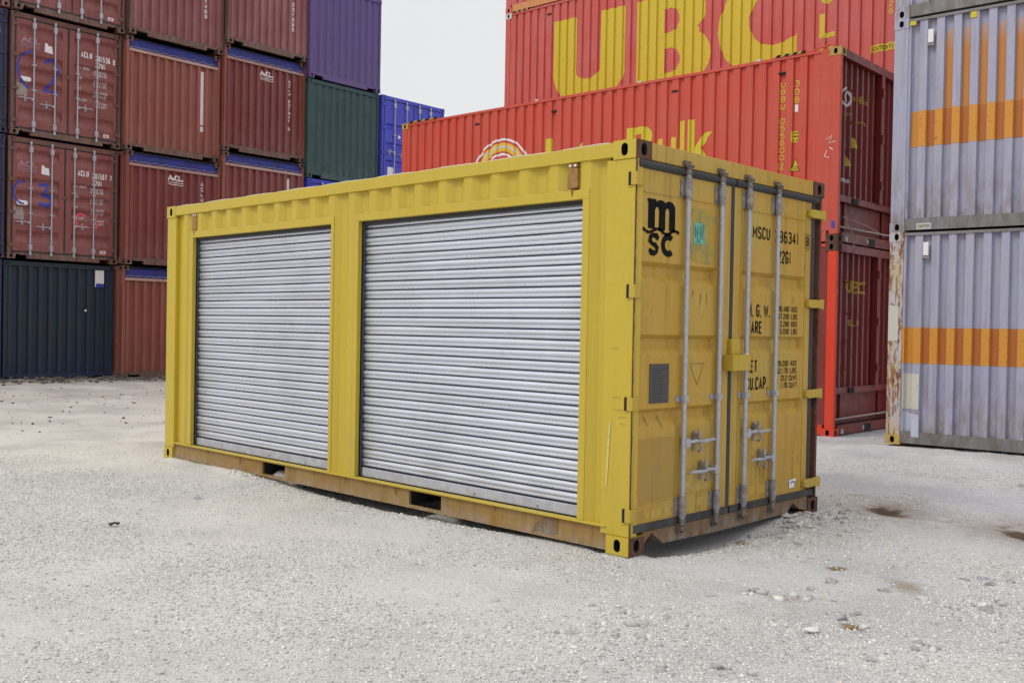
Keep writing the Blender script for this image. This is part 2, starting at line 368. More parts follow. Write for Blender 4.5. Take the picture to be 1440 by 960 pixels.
# --- condensed block lettering as stencilled on containers: strokes of even weight with cut corners
_O = lambda y0, y1: [(.0, y0+.14), (.0, y1-.14), (.3, y1), (.7, y1), (1., y1-.14), (1., y0+.14), (.7, y0), (.3, y0)]
GL = {'0': ([_O(0, 1)], 1), 'O': ([_O(0, 1)], 1), '1': [[(.15, .82), (.55, 1), (.55, 0)]], '2': [[(0, .80), (0, .88), (.3, 1), (.7, 1), (1, .86), (1, .66), (0, .14), (0, 0), (1, 0)]],
 '3': [[(0, .86), (.3, 1), (.7, 1), (1, .87), (1, .66), (.7, .54), (.35, .54)], [(.7, .54), (1, .40), (1, .14), (.7, 0), (.3, 0), (0, .14)]], '4': [[(.75, 0), (.75, 1), (0, .28), (1.05, .28)]],
 '5': [[(.95, 1), (.05, 1), (.02, .52), (.3, .62), (.7, .62), (1, .48), (1, .14), (.7, 0), (.3, 0), (0, .12)]], '6': [[(.95, .88), (.7, 1), (.3, 1), (0, .86), (0, .14), (.3, 0), (.7, 0), (1, .14), (1, .44), (.7, .58), (.3, .58), (.03, .46)]],
 '7': [[(0, 1), (1, 1), (.4, 0)]], '8': [_O(.50, 1)+[(0, .64)], _O(0, .50)+[(0, .14)]], '9': [[(.05, .12), (.3, 0), (.7, 0), (1, .14), (1, .86), (.7, 1), (.3, 1), (0, .86), (0, .56), (.3, .42), (.7, .42), (.97, .54)]],
 'A': [[(0, 0), (.5, 1), (1, 0)], [(.2, .3), (.8, .3)]], 'B': [[(0, .5), (0, 1), (.65, 1), (.95, .88), (.95, .64), (.65, .52), (.0, .52)], [(.65, .52), (1, .40), (1, .13), (.7, 0), (0, 0), (0, .52)]],
 'C': [[(1, .78), (1, .86), (.7, 1), (.3, 1), (0, .86), (0, .14), (.3, 0), (.7, 0), (1, .14), (1, .22)]], 'D': [[(0, 0), (0, 1), (.6, 1), (1, .84), (1, .16), (.6, 0), (0, 0)]],
 'E': [[(1, 1), (0, 1), (0, 0), (1, 0)], [(0, .52), (.8, .52)]], 'F': [[(1, 1), (0, 1), (0, 0)], [(0, .52), (.8, .52)]], 'G': [[(1, .78), (1, .86), (.7, 1), (.3, 1), (0, .86), (0, .14), (.3, 0), (.7, 0), (1, .14), (1, .48), (.55, .48)]],
 'K': [[(0, 0), (0, 1)], [(1, 1), (.06, .46)], [(.3, .58), (1, 0)]], 'L': [[(0, 1), (0, 0), (1, 0)]], 'M': [[(0, 0), (0, 1), (.5, .35), (1, 1), (1, 0)]], 'N': [[(0, 0), (0, 1), (1, 0), (1, 1)]],
 'P': [[(0, 0), (0, 1), (.7, 1), (1, .86), (1, .60), (.7, .46), (0, .46)]], 'R': [[(0, 0), (0, 1), (.7, 1), (1, .86), (1, .62), (.7, .48), (0, .48)], [(.5, .48), (1, 0)]],
 'S': [[(.97, .80), (.97, .87), (.7, 1), (.3, 1), (0, .86), (0, .66), (1, .36), (1, .14), (.7, 0), (.3, 0), (0, .13), (0, .20)]], 'T': [[(0, 1), (1, 1)], [(.5, 1), (.5, 0)]], 'U': [[(0, 1), (0, .14), (.3, 0), (.7, 0), (1, .14), (1, 1)]],
 'V': [[(0, 1), (.5, 0), (1, 1)]], 'W': [[(0, 1), (.22, 0), (.5, .75), (.78, 0), (1, 1)]], 'X': [[(0, 0), (1, 1)], [(0, 1), (1, 0)]], 'J': [[(1, 1), (1, .14), (.7, 0), (.3, 0), (0, .14), (0, .25)]], 'H': [[(0, 0), (0, 1)], [(1, 0), (1, 1)], [(0, .5), (1, .5)]], 'I': [[(.5, 0), (.5, 1)]]}
def stroke(bm, P, w, closed, z):
    n = len(P); L = []
    for i in range(n):
        p = Vector(P[i]); a = Vector(P[i-1]) if (i or closed) else None; c = Vector(P[(i+1) % n]) if (i < n-1 or closed) else None
        d1 = (p-a).normalized() if a is not None else None; d2 = (c-p).normalized() if c is not None else None
        d1 = d1 or d2; d2 = d2 or d1; n1 = Vector((-d1.y, d1.x)); n2 = Vector((-d2.y, d2.x)); m = n1+n2
        m = n1 if m.length < 1e-4 else m.normalized(); k = min(1.9, 1/max(.3, m.dot(n1)))
        L.append((bm.verts.new((p.x+m.x*w/2*k, p.y+m.y*w/2*k, z)), bm.verts.new((p.x-m.x*w/2*k, p.y-m.y*w/2*k, z))))
    for i in range(n if closed else n-1): j = (i+1) % n; bm.faces.new((L[i][0], L[j][0], L[j][1], L[i][1]))
def btext(txt, u0, v0, u1, v1, wt=.17, vertical=False):
    """block lettering in the box; wt = stroke weight as a share of the letter height"""
    bm = bmesh.new(); wid = lambda ch: {' ': .35, '.': .3, '1': .6, 'I': .3, 'M': 1.25, 'W': 1.35}.get(ch, 1.)
    if vertical: h = (v1-v0)/(len(txt)-.22); lh = h*.78
    else: lh = v1-v0; tot = sum(wid(c) for c in txt)+.26*(len(txt)-1); un = (u1-u0)/tot; x = u0
    for i, ch in enumerate(txt):
        if vertical: bx = (u0, v1-i*h-lh, u1, v1-i*h)
        else: bx = (x, v0, x+wid(ch)*un, v1); x += (wid(ch)+.26)*un
        w = lh*wt; a, c_ = bx[0]+w/2, bx[2]-w/2; d, e = bx[1]+w/2, bx[3]-w/2
        if ch == ' ': continue
        if ch == '.': stroke(bm, [(a, bx[1]), (a, bx[1]+w)], w, False, 0); continue
        g = GL[ch]; closed = isinstance(g, tuple); g = g[0] if closed else g
        for k, P in enumerate(g): stroke(bm, [(a+(c_-a)*p[0], d+(e-d)*p[1]) for p in P], w, closed, .0006*k)
    me = bpy.data.meshes.new('b'); bm.to_mesh(me); bm.free(); return me
def arc(cx, cy, r, a0, a1, n=20, ry=None): return [(cx+r*math.cos(R(a0+(a1-a0)*i/n)), cy+(ry or r)*math.sin(R(a0+(a1-a0)*i/n))) for i in range(n+1)]
def rect(u0, v0, u1, v1): return [(u0, v0), (u1, v0), (u1, v1), (u0, v1)]
def merge(*ms):
    bm = bmesh.new()
    for m in ms: bm.from_mesh(m)
    me = bpy.data.meshes.new('m'); bm.to_mesh(me); bm.free(); return me

def thing(name, label, cat, loc, yaw=0, group=None):
    o = bpy.data.objects.new(name, None); COL.objects.link(o); o.location = loc; o.rotation_euler = (0, 0, yaw)
    o.empty_display_size = .3; o['label'] = label; o['category'] = cat
    if group: o['group'] = group
    return o
def lab(o, t): o['label'] = t; return o

# --- corner casting with elongated holes
def holeface(mb, org, U, Vv, Nn, w, h, hw, hh, depth=.06, n=20):
    org, U, Vv, Nn = map(Vector, (org, U, Vv, Nn)); cx, cy = w/2, h/2; ri = []; ro = []
    for k in range(n):
        a = 2*math.pi*(k+.5)/n; ca, sa = math.cos(a), math.sin(a)
        rr = min(hw, hh)/2; ex, ey = max(0, hw/2-rr), max(0, hh/2-rr)
        ri.append((cx+rr*ca+(ex if ca > 0 else -ex), cy+rr*sa+(ey if sa > 0 else -ey)))
        t = min(cx/abs(ca) if abs(ca) > 1e-6 else 9, cy/abs(sa) if abs(sa) > 1e-6 else 9); ro.append((cx+ca*t, cy+sa*t))
    # snap nearest ring points to the rectangle's corners
    for q in ((0, 0), (w, 0), (w, h), (0, h)):
        i = min(range(n), key=lambda j: (ro[j][0]-q[0])**2+(ro[j][1]-q[1])**2); ro[i] = q
    P = lambda p, d=0: org+U*p[0]+Vv*p[1]-Nn*d
    V = [P(p) for p in ro]+[P(p) for p in ri]+[P(p, depth) for p in ri]
    F = [(i, (i+1) % n, n+(i+1) % n, n+i) for i in range(n)]+[(n+i, n+(i+1) % n, 2*n+(i+1) % n, 2*n+i) for i in range(n)]+[tuple(range(2*n, 3*n))]
    k0 = len(mb.f); mb.add(V, F); mb.dark += list(range(k0+n, k0+len(F)))  # hole walls and cap go black, shade of the hollow in colour
CL, CW, CH = .178, .162, .118
def casting(parent, cx, cy, z0, L, W_, mat, name='corner_casting', holes=True):
    """cx in (0,'far'), cy in (0,'back') – corner of the container"""
    x0, x1 = (-CL, 0) if cx == 0 else (-L, -L+CL); y0, y1 = (0, CW) if cy == 0 else (W_-CW, W_)
    mb = MB(); hx = 1 if cx == 0 else -1; hy = -1 if cy == 0 else 1
    V = [(x, y, z) for x in (x0, x1) for y in (y0, y1) for z in (z0, z0+CH)]
    fs = [(0, 2, 6, 4), (1, 5, 7, 3)]     # bottom, top
    fs += [(0, 1, 3, 2)] if hx == 1 else [(4, 6, 7, 5)]
    fs += [(2, 3, 7, 6)] if hy == -1 else [(0, 4, 5, 1)]
    mb.add(V, fs)
    holeface(mb, (x0, y0 if hy == -1 else y1, z0), (1, 0, 0), (0, 0, 1), (0, hy, 0), CL, CH, .052, .080)
    holeface(mb, (x1 if hx == 1 else x0, y0, z0), (0, 1, 0), (0, 0, 1), (hx, 0, 0), CW, CH, .062, .080)
    return mb.build(name, mat, parent)

# ------------------------------------------------------------------ container shell
def shell(o, L, W_, H, paint_side, paint_frame, side=None, back=None, roof=True, castmat=None, side_open=False, far='corr', rail_h=.16, top_h=.09,
          side_z=None, corr=None, castmats=None, posts=None, endcorr=None, railmat=None, toprail=None):
    pf = paint_frame; cm = castmat or pf
    for i, (cx, cy) in enumerate(((0, 0), (0, 1), (1, 0), (1, 1))):
        for j, z0 in enumerate((0, H-CH)):
            casting(o, cx, cy, z0, L, W_, (castmats or {}).get((cx, cy, j), cm))
        x0, x1 = (-.14, -.006) if cx == 0 else (-L+.006, -L+.14); y0, y1 = (.004, .07) if cy == 0 else (W_-.07, W_-.004)
        MB().box(x0, x1, y0, y1, CH, H-CH).build('corner_post', (posts or {}).get((cx, cy), pf), o, bevel=.006)
    rl = railmat or pf
    for y0, y1 in ((.015, .075), (W_-.075, W_-.015)):
        MB().box(-L+CL, -CL, y0, y1, .02, rail_h).build('bottom_rail', rl, o)
        MB().box(-L+CL, -CL, y0-.010 if y0 < 1 else y0, y1 if y0 < 1 else y1+.010, H-top_h, H-.012).build('top_rail', toprail or pf, o)
    c = corr or Corr(-L+.15, -.15, phase=-.29)
    if not side_open: panel('side_panel', 'side', .018, -L+.12, -.12, rail_h, H-top_h, c, paint_side, o)
    panel('side_panel', 'back', W_-.018, -L+.12, -.12, rail_h, H-top_h, c, paint_side, o)
    MB().box(-L+.02, -.06, .03, W_-.03, .10, .16).build('floor', 'dark', o)
    if roof == 'tarp':
        MB().prism([(.08, H-.1), (W_*.25, H-.05), (W_/2, H-.035), (W_*.75, H-.05), (W_-.08, H-.1), (W_-.08, H-.13), (.08, H-.13)], 'x', -L+.1, -.1).build('roof_tarpaulin', 'tarp', o)
    elif roof:
        panel('roof_panel', 'roof', H-.014, -L+.15, -.1, .06, W_-.06, Corr(-L+.3, -.3, .209, .09, .014, .09, .02), paint_side, o)
    # far end
    mf = MB().box(-L+.01, -L+.09, .07, W_-.07, .02, .16).box(-L+.01, -L+.09, .07, W_-.07, H-.10, H-.005)
    mf.build('end_rail', rl, o)
    if far == 'corr':
        panel('end_panel', 'far', -L+.03, .06, W_-.06, .16, H-.10, Corr(.08, W_-.08, .25, .1, .03, .09, .035), paint_side, o)
def front_corr(o, W_, H, pmat, fmat, top=.10, bot=.16, ec=None, notches=True, topmat=None):
    ec = ec or Corr(.09, W_-.09, .215, .075, .018, .104, .056, phase=.15)
    p = panel('end_panel', 'end', -.03, .06, W_-.06, bot, H-top, ec, pmat, o)
    if notches:
        pts = [(.162, .118), (.162, .012+.10), (.2, .11), (.2, .085), (.46, .085), (.46, .015), (W_-.46, .015), (W_-.46, .085), (W_-.2, .085), (W_-.2, .11), (W_-.162, .112), (W_-.162, .118), (W_-.07, .12), (W_-.07, bot), (.07, bot), (.07, .12)]
        MB().prism(pts, 'x', -.09, -.012).build('bottom_end_rail', fmat, o)
    else: MB().box(-.09, -.012, .162, W_-.162, .02, bot).build('bottom_end_rail', fmat, o)
    MB().box(-.09, -.010 if not topmat else -.085, .07, W_-.07, H-top, H-.006).build('top_end_rail', topmat or fmat, o)
    return p, ec

RODX = .032
def rod_hardware(door, y, H, mat='galv', z0=.09, z1=None, hz=None, hdir=1, detail=False, hlen=.36, xf=0.0):
    """a lock rod of the doors with keepers and brackets; handle when hz is given"""
    z1 = z1 or H-.07; x = xf+RODX; n = 12 if detail else 8; r = .0165
    m = MB().tube([(x, y, z0+.04), (x, y, z1-.04)], r, n)
    if not detail:
        m.tube([(x, y, z0), (x, y, z0+.07)], .026, 8).tube([(x, y, z1-.07), (x, y, z1)], .026, 8)
        for zz in (z0+.11, z1-.23): m.box(xf+.003, x+.022, y-.036, y+.036, zz, zz+.12)
        for zz in (.96, 1.5): m.box(xf+.003, x+.02, y-.04, y+.04, zz, zz+.03)
    m.build('lock_rod', mat, door, smooth=False)
    if detail:
        for zc, s in ((z0, 1), (z1, -1)):
            k = MB().tube([(x, y, zc), (x, y, zc+s*.022), (x, y, zc+s*.03), (x, y, zc+s*.05)], [.018, .024, .02, .017], 12)
            k.tube([(x, y, zc+s*.055), (x, y, zc+s*.08)], .023, 12)
            k.tube([(x+.012, y-.034, zc+s*.014), (x+.012, y+.034, zc+s*.02)], .012, 8)
            k.box(xf+.002, x-.004, y-.036, y-.018, zc-.014, zc+.05 if s > 0 else zc+.014).box(xf+.002, x-.004, y+.018, y+.036, zc-.014, zc+.05 if s > 0 else zc+.014)
            k.build('cam_keeper', 'knob', door)
        for zz in (z0+.10, z1-.225):
            b = MB().box(xf+.002, xf+.010, y-.052, y+.045, zz, zz+.122)
            b.tube([(x, y, zz+.004), (x, y, zz+.118)], .026, 14)
            b.tube([(x, y, zz-.012), (x, y, zz+.006)], .022, 14).tube([(x, y, zz+.116), (x, y, zz+.134)], .022, 14)
            for dz in (.015, .105):
                b.tube([(xf+.01, y-.042, zz+dz), (xf+.017, y-.042, zz+dz)], .006, 8)
                b.tube([(xf+.01, y+.036, zz+dz), (xf+.017, y+.036, zz+dz)], .006, 8)
            b.build('rod_bracket', 'galv_dirty', door)
        b = MB().box(xf+.002, xf+.008, y-.06, y+.055, .945, .982).box(x-.004, x+.02, y-.024, y+.022, .945, .982)
        for q in (-.05, .045): b.tube([(xf+.008, y+q, .963), (xf+.014, y+q, .963)], .006, 8)
        b.build('rod_guide', 'galv', door)
    if hz:
        h = MB(); e = hdir
        h.box(x-.014, x+.022, min(y, y+e*.052), max(y, y+e*.052), hz-.026, hz+.03)
        h.tube([(x+.012, y+e*.04, hz+.004), (x+.02, y+e*.13, hz+.012), (x+.026, y+e*hlen*.55, hz+.004), (x+.02, y+e*hlen, hz+.006)], [.011, .013, .011, .007], 8)
        h.tube([(x+.026, y+e*hlen*.55, hz+.004), (x+.022, y+e*(hlen-.02), hz+.01)], [.013, .010], 8)
        h.build('handle', 'galv', door)
        c = MB(); yc = y+e*(.16 if detail else .18)
        c.box(xf+.002, xf+.008, yc-.014, yc+.014, hz-.062, hz+.07)
        c.box(xf+.008, x+.03, yc-.022, yc-.013, hz-.008, hz+.06).tube([(x+.028, yc-.018, hz+.02), (x+.03, yc-.012, hz+.055), (x+.012, yc, hz+.078)], .010, 8)
        c.tube([(x+.026, yc-.004, hz-.004), (x+.034, yc+.004, hz-.03), (x+.03, yc, hz-.055), (x+.008, yc, hz-.062)], .009, 8)
        c.build('handle_catch', 'galv' if not detail else 'galv_dirty', door)

REC_BROWN = [(2.12, 2.36, .07, .13), (1.52, 1.75, .06, .12), (1.22, 1.47, .07, .12), (.93, 1.17, .07, .12), (.36, .62, .07, .13)]
REC_THIN = [(1.66, 1.82, .03, .04), (1.13, 1.29, .03, .04), (.62, .80, .03, .04)]
def front_doors(o, W_, H, pmat, fmat, rec, hz=(.72, .72), dirty=True, rods=True):
    MB().box(-.10, -.008, .07, W_-.07, H-.105, H-.004).build('top_end_rail', fmat, o)
    pts = [(.162, .015), (.2, .11), (.24, .11), (.26, .085), (.42, .085), (.42, .015), (W_-.42, .015), (W_-.42, .085), (W_-.26, .085), (W_-.24, .11), (W_-.2, .11), (W_-.162, .015), (W_-.162, .135), (.162, .135)]
    MB().prism(pts, 'x', -.09, -.010).build('bottom_end_rail', fmat, o)
    c = W_/2; leaves = [(.11, c-.02), (c+.02, W_-.11)]; surf = DoorSurf([(.17, c-.13), (c+.13, W_-.17)], rec, .05, .02)
    surf.x = -.014; doors = []
    for i, (a, b) in enumerate(leaves):
        d = panel('door', 'end', -.014, a, b, .175, H-.135, surf, pmat, o); doors.append(d)
        bm = bmesh.new(); bm.from_mesh(d.data)
        ed = [e for e in bm.edges if e.is_boundary]; r_ = bmesh.ops.extrude_edge_only(bm, edges=ed)
        for v in r_['geom']:
            if isinstance(v, bmesh.types.BMVert): v.co.x -= .06
        bm.to_mesh(d.data); bm.free()
        g = MB().box(-.06, -.022, a-.035, a-.002, .14, H-.11).box(-.06, -.022, b+.002, b+.035 if i else b+.018, .14, H-.11)
        g.box(-.06, -.024, a-.002, b+.002, .14, .172).box(-.06, -.024, a-.002, b+.002, H-.132, H-.11)
        g.build('gasket', 'rubber', d)
        ys = (a+.40, a+.80) if i == 0 else (a+.22, a+.63)
        ys = (.46, .90) if i == 0 else (c+.20, c+.64)
        if W_ > 2.3 and i == 0: ys = (.47, .92)
        rod_hardware(d, ys[0], H, hz=hz[0], hdir=1 if i else -1, xf=-.014, hlen=.34); rod_hardware(d, ys[1], H, hz=hz[1] if i == 0 else None, hdir=-1, xf=-.014, hlen=.34)
        for z in (.27, .95, 1.65, 2.3):
            yy = (.02, .16) if i == 0 else (W_-.16, W_-.02)
            MB().box(-.03, .008, yy[0], yy[1], z, z+.07).tube([(.0, yy[0]+.01 if i == 0 else yy[1]-.01, z-.02), (.0, yy[0]+.01 if i == 0 else yy[1]-.01, z+.09)], .014, 8).build('hinge', fmat, d)
    return doors, surf

def mark(me, face, plane, surf, mat, parent, name='lettering', off=.003):
    return drape(name, me, face, plane, surf, mat, parent, off)

# ==================================================================== SETTING: ground
def fbm(x, y, scale, octs=4, seed=0, gain=.5):
    out = np.zeros_like(x); amp = 1.; tot = 0; rng = np.random.RandomState(seed)
    for k in range(octs):
        T = rng.rand(256, 256); fx, fy = x/scale+17.3*k+100, y/scale+9.1*k+100
        ix, iy = np.floor(fx).astype(int), np.floor(fy).astype(int); tx, ty = fx-ix, fy-iy
        tx = tx*tx*(3-2*tx); ty = ty*ty*(3-2*ty)
        g = lambda a, b: T[a % 256, b % 256]
        out += amp*((g(ix, iy)*(1-tx)+g(ix+1, iy)*tx)*(1-ty)+(g(ix, iy+1)*(1-tx)+g(ix+1, iy+1)*tx)*ty-.5); tot += amp
        amp *= gain; scale /= 2.03
    return out/tot*2
def sst(a, b, t): q = np.clip((t-a)/(b-a), 0, 1); return q*q*(3-2*q)
def ell(x, y, cx, cy, rx, ry, a=0.):
    c, s = math.cos(a), math.sin(a); dx, dy = x-cx, y-cy
    return np.sqrt(((dx*c+dy*s)/rx)**2+((-dx*s+dy*c)/ry)**2)
def base_h(x, y):
    h = .085*sst(-8.5, -17.5, x)
    h = h-.052*np.exp(-((x+5.0)**4/300.+(y-9.8)**4/40.))*(1-sst(-2.6, -1.5, x))+.066*np.exp(-((x-2.2)**4/500.+(y-8.6)**4/30.))*sst(-2.7, -1.5, x)
    return h
def gh(x, y, fine=True):
    x = np.asarray(x, float); y = np.asarray(y, float)
    h = base_h(x, y)
    calm = np.ones_like(x)
    calm *= 1-.8*np.exp(-(np.minimum(ell(x, y, -6.0, .1, .35, .35), 9)**2)); calm *= 1-.85*np.exp(-np.minimum(ell(x, y, 1.6, 7.4, 3.6, .8), 9)**4)*(x > -2.4)-.85*np.exp(-np.minimum(ell(x, y, -2.9, 9., .9, 1.6), 9)**4)*(x <= -2.4)
    und = .022*fbm(x, y, 2.6, 3, 1)+.012*fbm(x, y, .6, 3, 2)
    # the box stands in slightly hollowed gravel
    inbox = sst(-.35, .12, -np.maximum(np.maximum(x-.15, -6.2-x), np.maximum(-.1-y, y-2.55)))
    h = h+und*calm*(1-.8*inbox)
    h -= .085*np.exp(-ell(x, y, -2.5, .35, 1.8, .42)**4)
    h -= .09*np.exp(-ell(x, y, -.14, .85, .30, .78)**4)
    h += .045*np.exp(-ell(x, y, .10, 2.02, .12, .22)**2)                      # heap at the far door corner
    h -= .05*np.exp(-ell(x, y, .12, 1.5, .12, .35)**4)
    h = np.where((x > -6.1) & (x < .02) & (y > -.02) & (y < 2.46), np.minimum(h, .03), h)
    h += .10*np.exp(-ell(x, y, -4.03, .17, .20, .10)**4)+.05*np.exp(-ell(x, y, -1.9, .20, .20, .10)**4)    # gravel pushed into the fork pockets
    h += (.028+.02*fbm(x, y, .25, 3, 21))*np.exp(-((y+.04)/.07)**2)*sst(-6.1, -5.8, x)*sst(-3.6, -4.4, x)    # grit banked on the rail
    for cx, cy in ((-.08, .08), (-.08, 2.36), (-5.98, .08), (-5.98, 2.36)):
        w = np.exp(-ell(x, y, cx, cy, .16, .15)**6); h = h*(1-w)+(-.004)*w
    # muddy hollows
    for (cx, cy, rx, ry, a) in HOLES: h = h-.035*np.exp(-ell(x, y, cx, cy, rx, ry, a)**2)
    # soil and crumbs against the left stacks
    h += .10*np.exp(-((x+18.2)/.6)**2)*np.clip(.5+fbm(x, y, .5, 4, 5), 0, 1)*(y < 13)
    h -= .018*LANE(x, y)*(1+.5*fbm(x, y, .5, 2, 31))
    # tyre treads
    h += tread(x, y)*.016
    if fine:
        patch = np.clip(.5+1.3*fbm(x, y, 1.4, 3, 8), 0, 1)
        h += .006*fbm(x, y, .11, 3, 3)*(.4+patch)
        h += .020*np.clip(fbm(x, y, .16, 3, 4)-.22, 0, 1)*RUB(x, y)
    return h
LN = [((-17.5, -6), (-6.6, 13)), ((-16.3, -6), (-5.6, 13)), ((-13, -5.5), (7, -1.2)), ((-13, -3.7), (7, .6)), ((.9, -4), (2.2, 7)), ((2.6, -4), (3.9, 7))]
def LANE(x, y):
    out = np.zeros_like(x)
    for (ax, ay), (bx, by) in LN:
        L = math.hypot(bx-ax, by-ay); dx, dy = (bx-ax)/L, (by-ay)/L
        t = -(x-ax)*dy+(y-ay)*dx+.10*np.sin(((x-ax)*dx+(y-ay)*dy)*.5)
        out = np.maximum(out, np.exp(-(t/.16)**4)*np.clip(.6+1.4*fbm(x, y, 1.7, 2, 33), 0, 1))
    return out*((x < -6.4) | (x > .45) | (y < -.35))
def RUB(x, y): return np.exp(-ell(x, y, 2.0, -.1, 1.9, .8, 2.34-math.pi/2)**4)
def back_ground(u, v, z=0.):
    ray = r2*((u-720)/1414.43)+u2*(-(v-480)/1414.43)+fw; t = (z-CAM.z)/ray.z; return CAM+ray*t
def gp(u, v):
    z = 0.
    for _ in range(6):
        p = back_ground(u, v, z); z = float(gh(np.array([p.x]), np.array([p.y]), False)[0]) if HOLES_READY else 0.
    return p.x, p.y, z
HOLES_READY = False; HOLES = []
TA = [back_ground(1330, 638), back_ground(1375, 690), back_ground(1372, 640), back_ground(1402, 690)]
def tread(x, y):
    out = np.zeros_like(x)
    for a, b in ((TA[0], TA[1]), (TA[2], TA[3])):
        d = Vector((b.x-a.x, b.y-a.y)); L = d.length; d.normalize(); px, py = x-a.x, y-a.y
        s = px*d.x+py*d.y; t = -px*d.y+py*d.x
        out += np.where((s > -.3) & (s < L+.3), np.clip(np.sin(s*2*math.pi/.21+abs(t)*9)-.3, 0, 1)*sst(.17, .11, abs(t)), 0)
    return out
def hp(u, v): p = back_ground(u, v); return p.x, p.y
HOLES = [hp(1247, 717)+(.17, .30, YAW-math.pi/2), hp(1440, 750)+(.16, .36, YAW-math.pi/2)]
HOLES_READY = True

def build_ground():
    def axis(lo, hi, flo, fhi, step, grow=1.13, far=900):
        a = list(np.arange(flo, fhi+1e-6, step)); s = step; p = flo; L = []
        while p > lo: s *= grow; p -= s; L.append(p)
        s = step; p = a[-1]; Rr = []
        while p < hi: s *= grow; p += s; Rr.append(p)
        return np.array(L[::-1]+a+Rr)
    xs = axis(-900, 900, -8.6, 4.6, .026, 1.035); ys = axis(-900, 900, -4.2, 9.8, .026, 1.035)
    X, Y = np.meshgrid(xs, ys); Z = gh(X, Y)
    far = sst(25, 60, np.hypot(X, Y)); Z = Z*(1-far)
    nx, ny = len(xs), len(ys); print('ground', nx, ny)
    me = bpy.data.meshes.new('ground')
    V = np.stack([X, Y, Z], -1).reshape(-1, 3).astype(np.float32)
    i = np.arange((ny-1)*(nx-1)); r_, c_ = i//(nx-1), i % (nx-1); a = r_*nx+c_
    Fq = np.stack([a, a+1, a+nx+1, a+nx], -1).astype(np.int32)
    me.vertices.add(len(V)); me.vertices.foreach_set('co', V.ravel())
    me.loops.add(Fq.size); me.loops.foreach_set('vertex_index', Fq.ravel())
    me.polygons.add(len(Fq)); me.polygons.foreach_set('loop_start', np.arange(0, Fq.size, 4, dtype=np.int32))
    me.update(calc_edges=True); me.shade_smooth()
    at = me.attributes.new('lane', 'FLOAT', 'POINT'); at.data.foreach_set('value', LANE(X, Y).astype(np.float32).ravel())
    s = N('crushed_limestone')
    tc = s.n('TexCoord'); P = tc.outputs['Object']
    def nz(scale, det=5, rough=.6, vec=None):
        x = s.n('TexNoise'); s.l(vec or P, x.inputs['Vector']); x.inputs['Scale'].default_value = scale
        x.inputs['Detail'].default_value = det; x.inputs['Roughness'].default_value = rough; return x.outputs['Fac']
    warm, cool, cream = lin(238, 234, 226), lin(224, 225, 231), lin(244, 240, 231)
    sp = s.n('SeparateXYZ'); s.l(P, sp.inputs[0])
    side = s.ramp(s.mul(s.mul(sp.outputs[0], .6), s.mul(sp.outputs[1], .5), 'ADD'), -1.5, 1.5)
    c = s.mix(s.mul(side, .9), warm, cool)
    c = s.mix(s.mul(s.ramp(nz(.55, 4), .48, .66), .7), c, cream)
    c = s.mix(s.mul(s.ramp(nz(1.1, 6, .7), .52, .7), .45), c, lin(198, 195, 192))
    vo = s.n('TexVoronoi'); s.l(P, vo.inputs['Vector']); vo.inputs['Scale'].default_value = 75
    vc = s.n('SeparateColor'); s.l(vo.outputs['Color'], vc.inputs[0])
    c = s.mix(s.ramp(vc.outputs[0], .75, .95, 0, .35), c, lin(160, 157, 155))
    c = s.mix(s.ramp(vc.outputs[1], .8, .97, 0, .35), c, lin(246, 243, 238))
    c = s.mix(s.mul(s.mul(s.ramp(nz(55, 4, .75), .60, .66), s.ramp(nz(1.3, 4), .38, .6, .15, 1.)), .75), c, lin(104, 101, 100))
    c = s.mix(s.mul(s.ramp(nz(150, 3, .7), .54, .64), .25), c, lin(140, 137, 134))
    la = s.n('Attribute'); la.attribute_name = 'lane'      # compacted, dustier wheel lanes
    c = s.mix(s.mul(la.outputs['Fac'], s.ramp(nz(2.5, 6, .7), .3, .65, .15, .6)), c, lin(222, 220, 217))
    st = nz(3, 6, .7, None); c = s.mix(s.mul(s.ramp(st, .6, .72), .35), c, lin(184, 180, 176))
    c = s.mix(s.mul(s.ramp(sp.outputs[0], -7.5, -14.), s.ramp(nz(.7, 6, .7), .3, .6, .45, 1.)), c, lin(198, 192, 184))
    # brown soil: round the hollows and along the foot of the left stacks
    def spot(cx, cy, rx, ry, a, col, c, soft=.55, amt=.9):
        mp = s.n('Mapping', vector_type='TEXTURE'); s.l(P, mp.inputs[0]); mp.inputs['Location'].default_value = (cx, cy, 0)
        mp.inputs['Rotation'].default_value = (0, 0, a); mp.inputs['Scale'].default_value = (rx, ry, 100)
        ln = s.n('VectorMath', operation='LENGTH'); s.l(mp.outputs[0], ln.inputs[0])
        w = s.mul(ln.outputs['Value'], s.mul(nz(7, 6, .7), 2.0), 'ADD')
        return s.mix(s.ramp(w, 2.0, 2.0-soft, 0, amt), c, col)
    ra = YAW-math.pi/2
    for k, (cx, cy, rx, ry, a) in enumerate(HOLES):
        c = spot(cx, cy, .55, .80, ra, lin(172, 152, 130), c, 1., .8); c = spot(cx, cy, .14, .30, ra, lin(104, 86, 70), c, .5, .95)
    x, y = hp(1042, 762); c = spot(x, y, .07, .11, ra, lin(140, 112, 76), c, .5, 1.)
    x, y = hp(1195, 882); c = spot(x, y, .07, .12, ra, lin(128, 110, 84), c, .6, .9)
    x, y = hp(1176, 800); c = spot(x, y, .07, .09, ra, lin(138, 126, 92), c, .6, .9)
    x, y = hp(1275, 825); c = spot(x, y, .14, .25, ra, lin(176, 160, 138), c, .9, .8)
    x, y = hp(1110, 840); c = spot(x, y, .12, .14, ra, lin(176, 140, 134), c, .9, .6)
    soil = s.ramp(s.mul(sp.outputs[0], s.mul(nz(1.6, 6, .7), 3.4), 'ADD'), -15.5, -16.4)
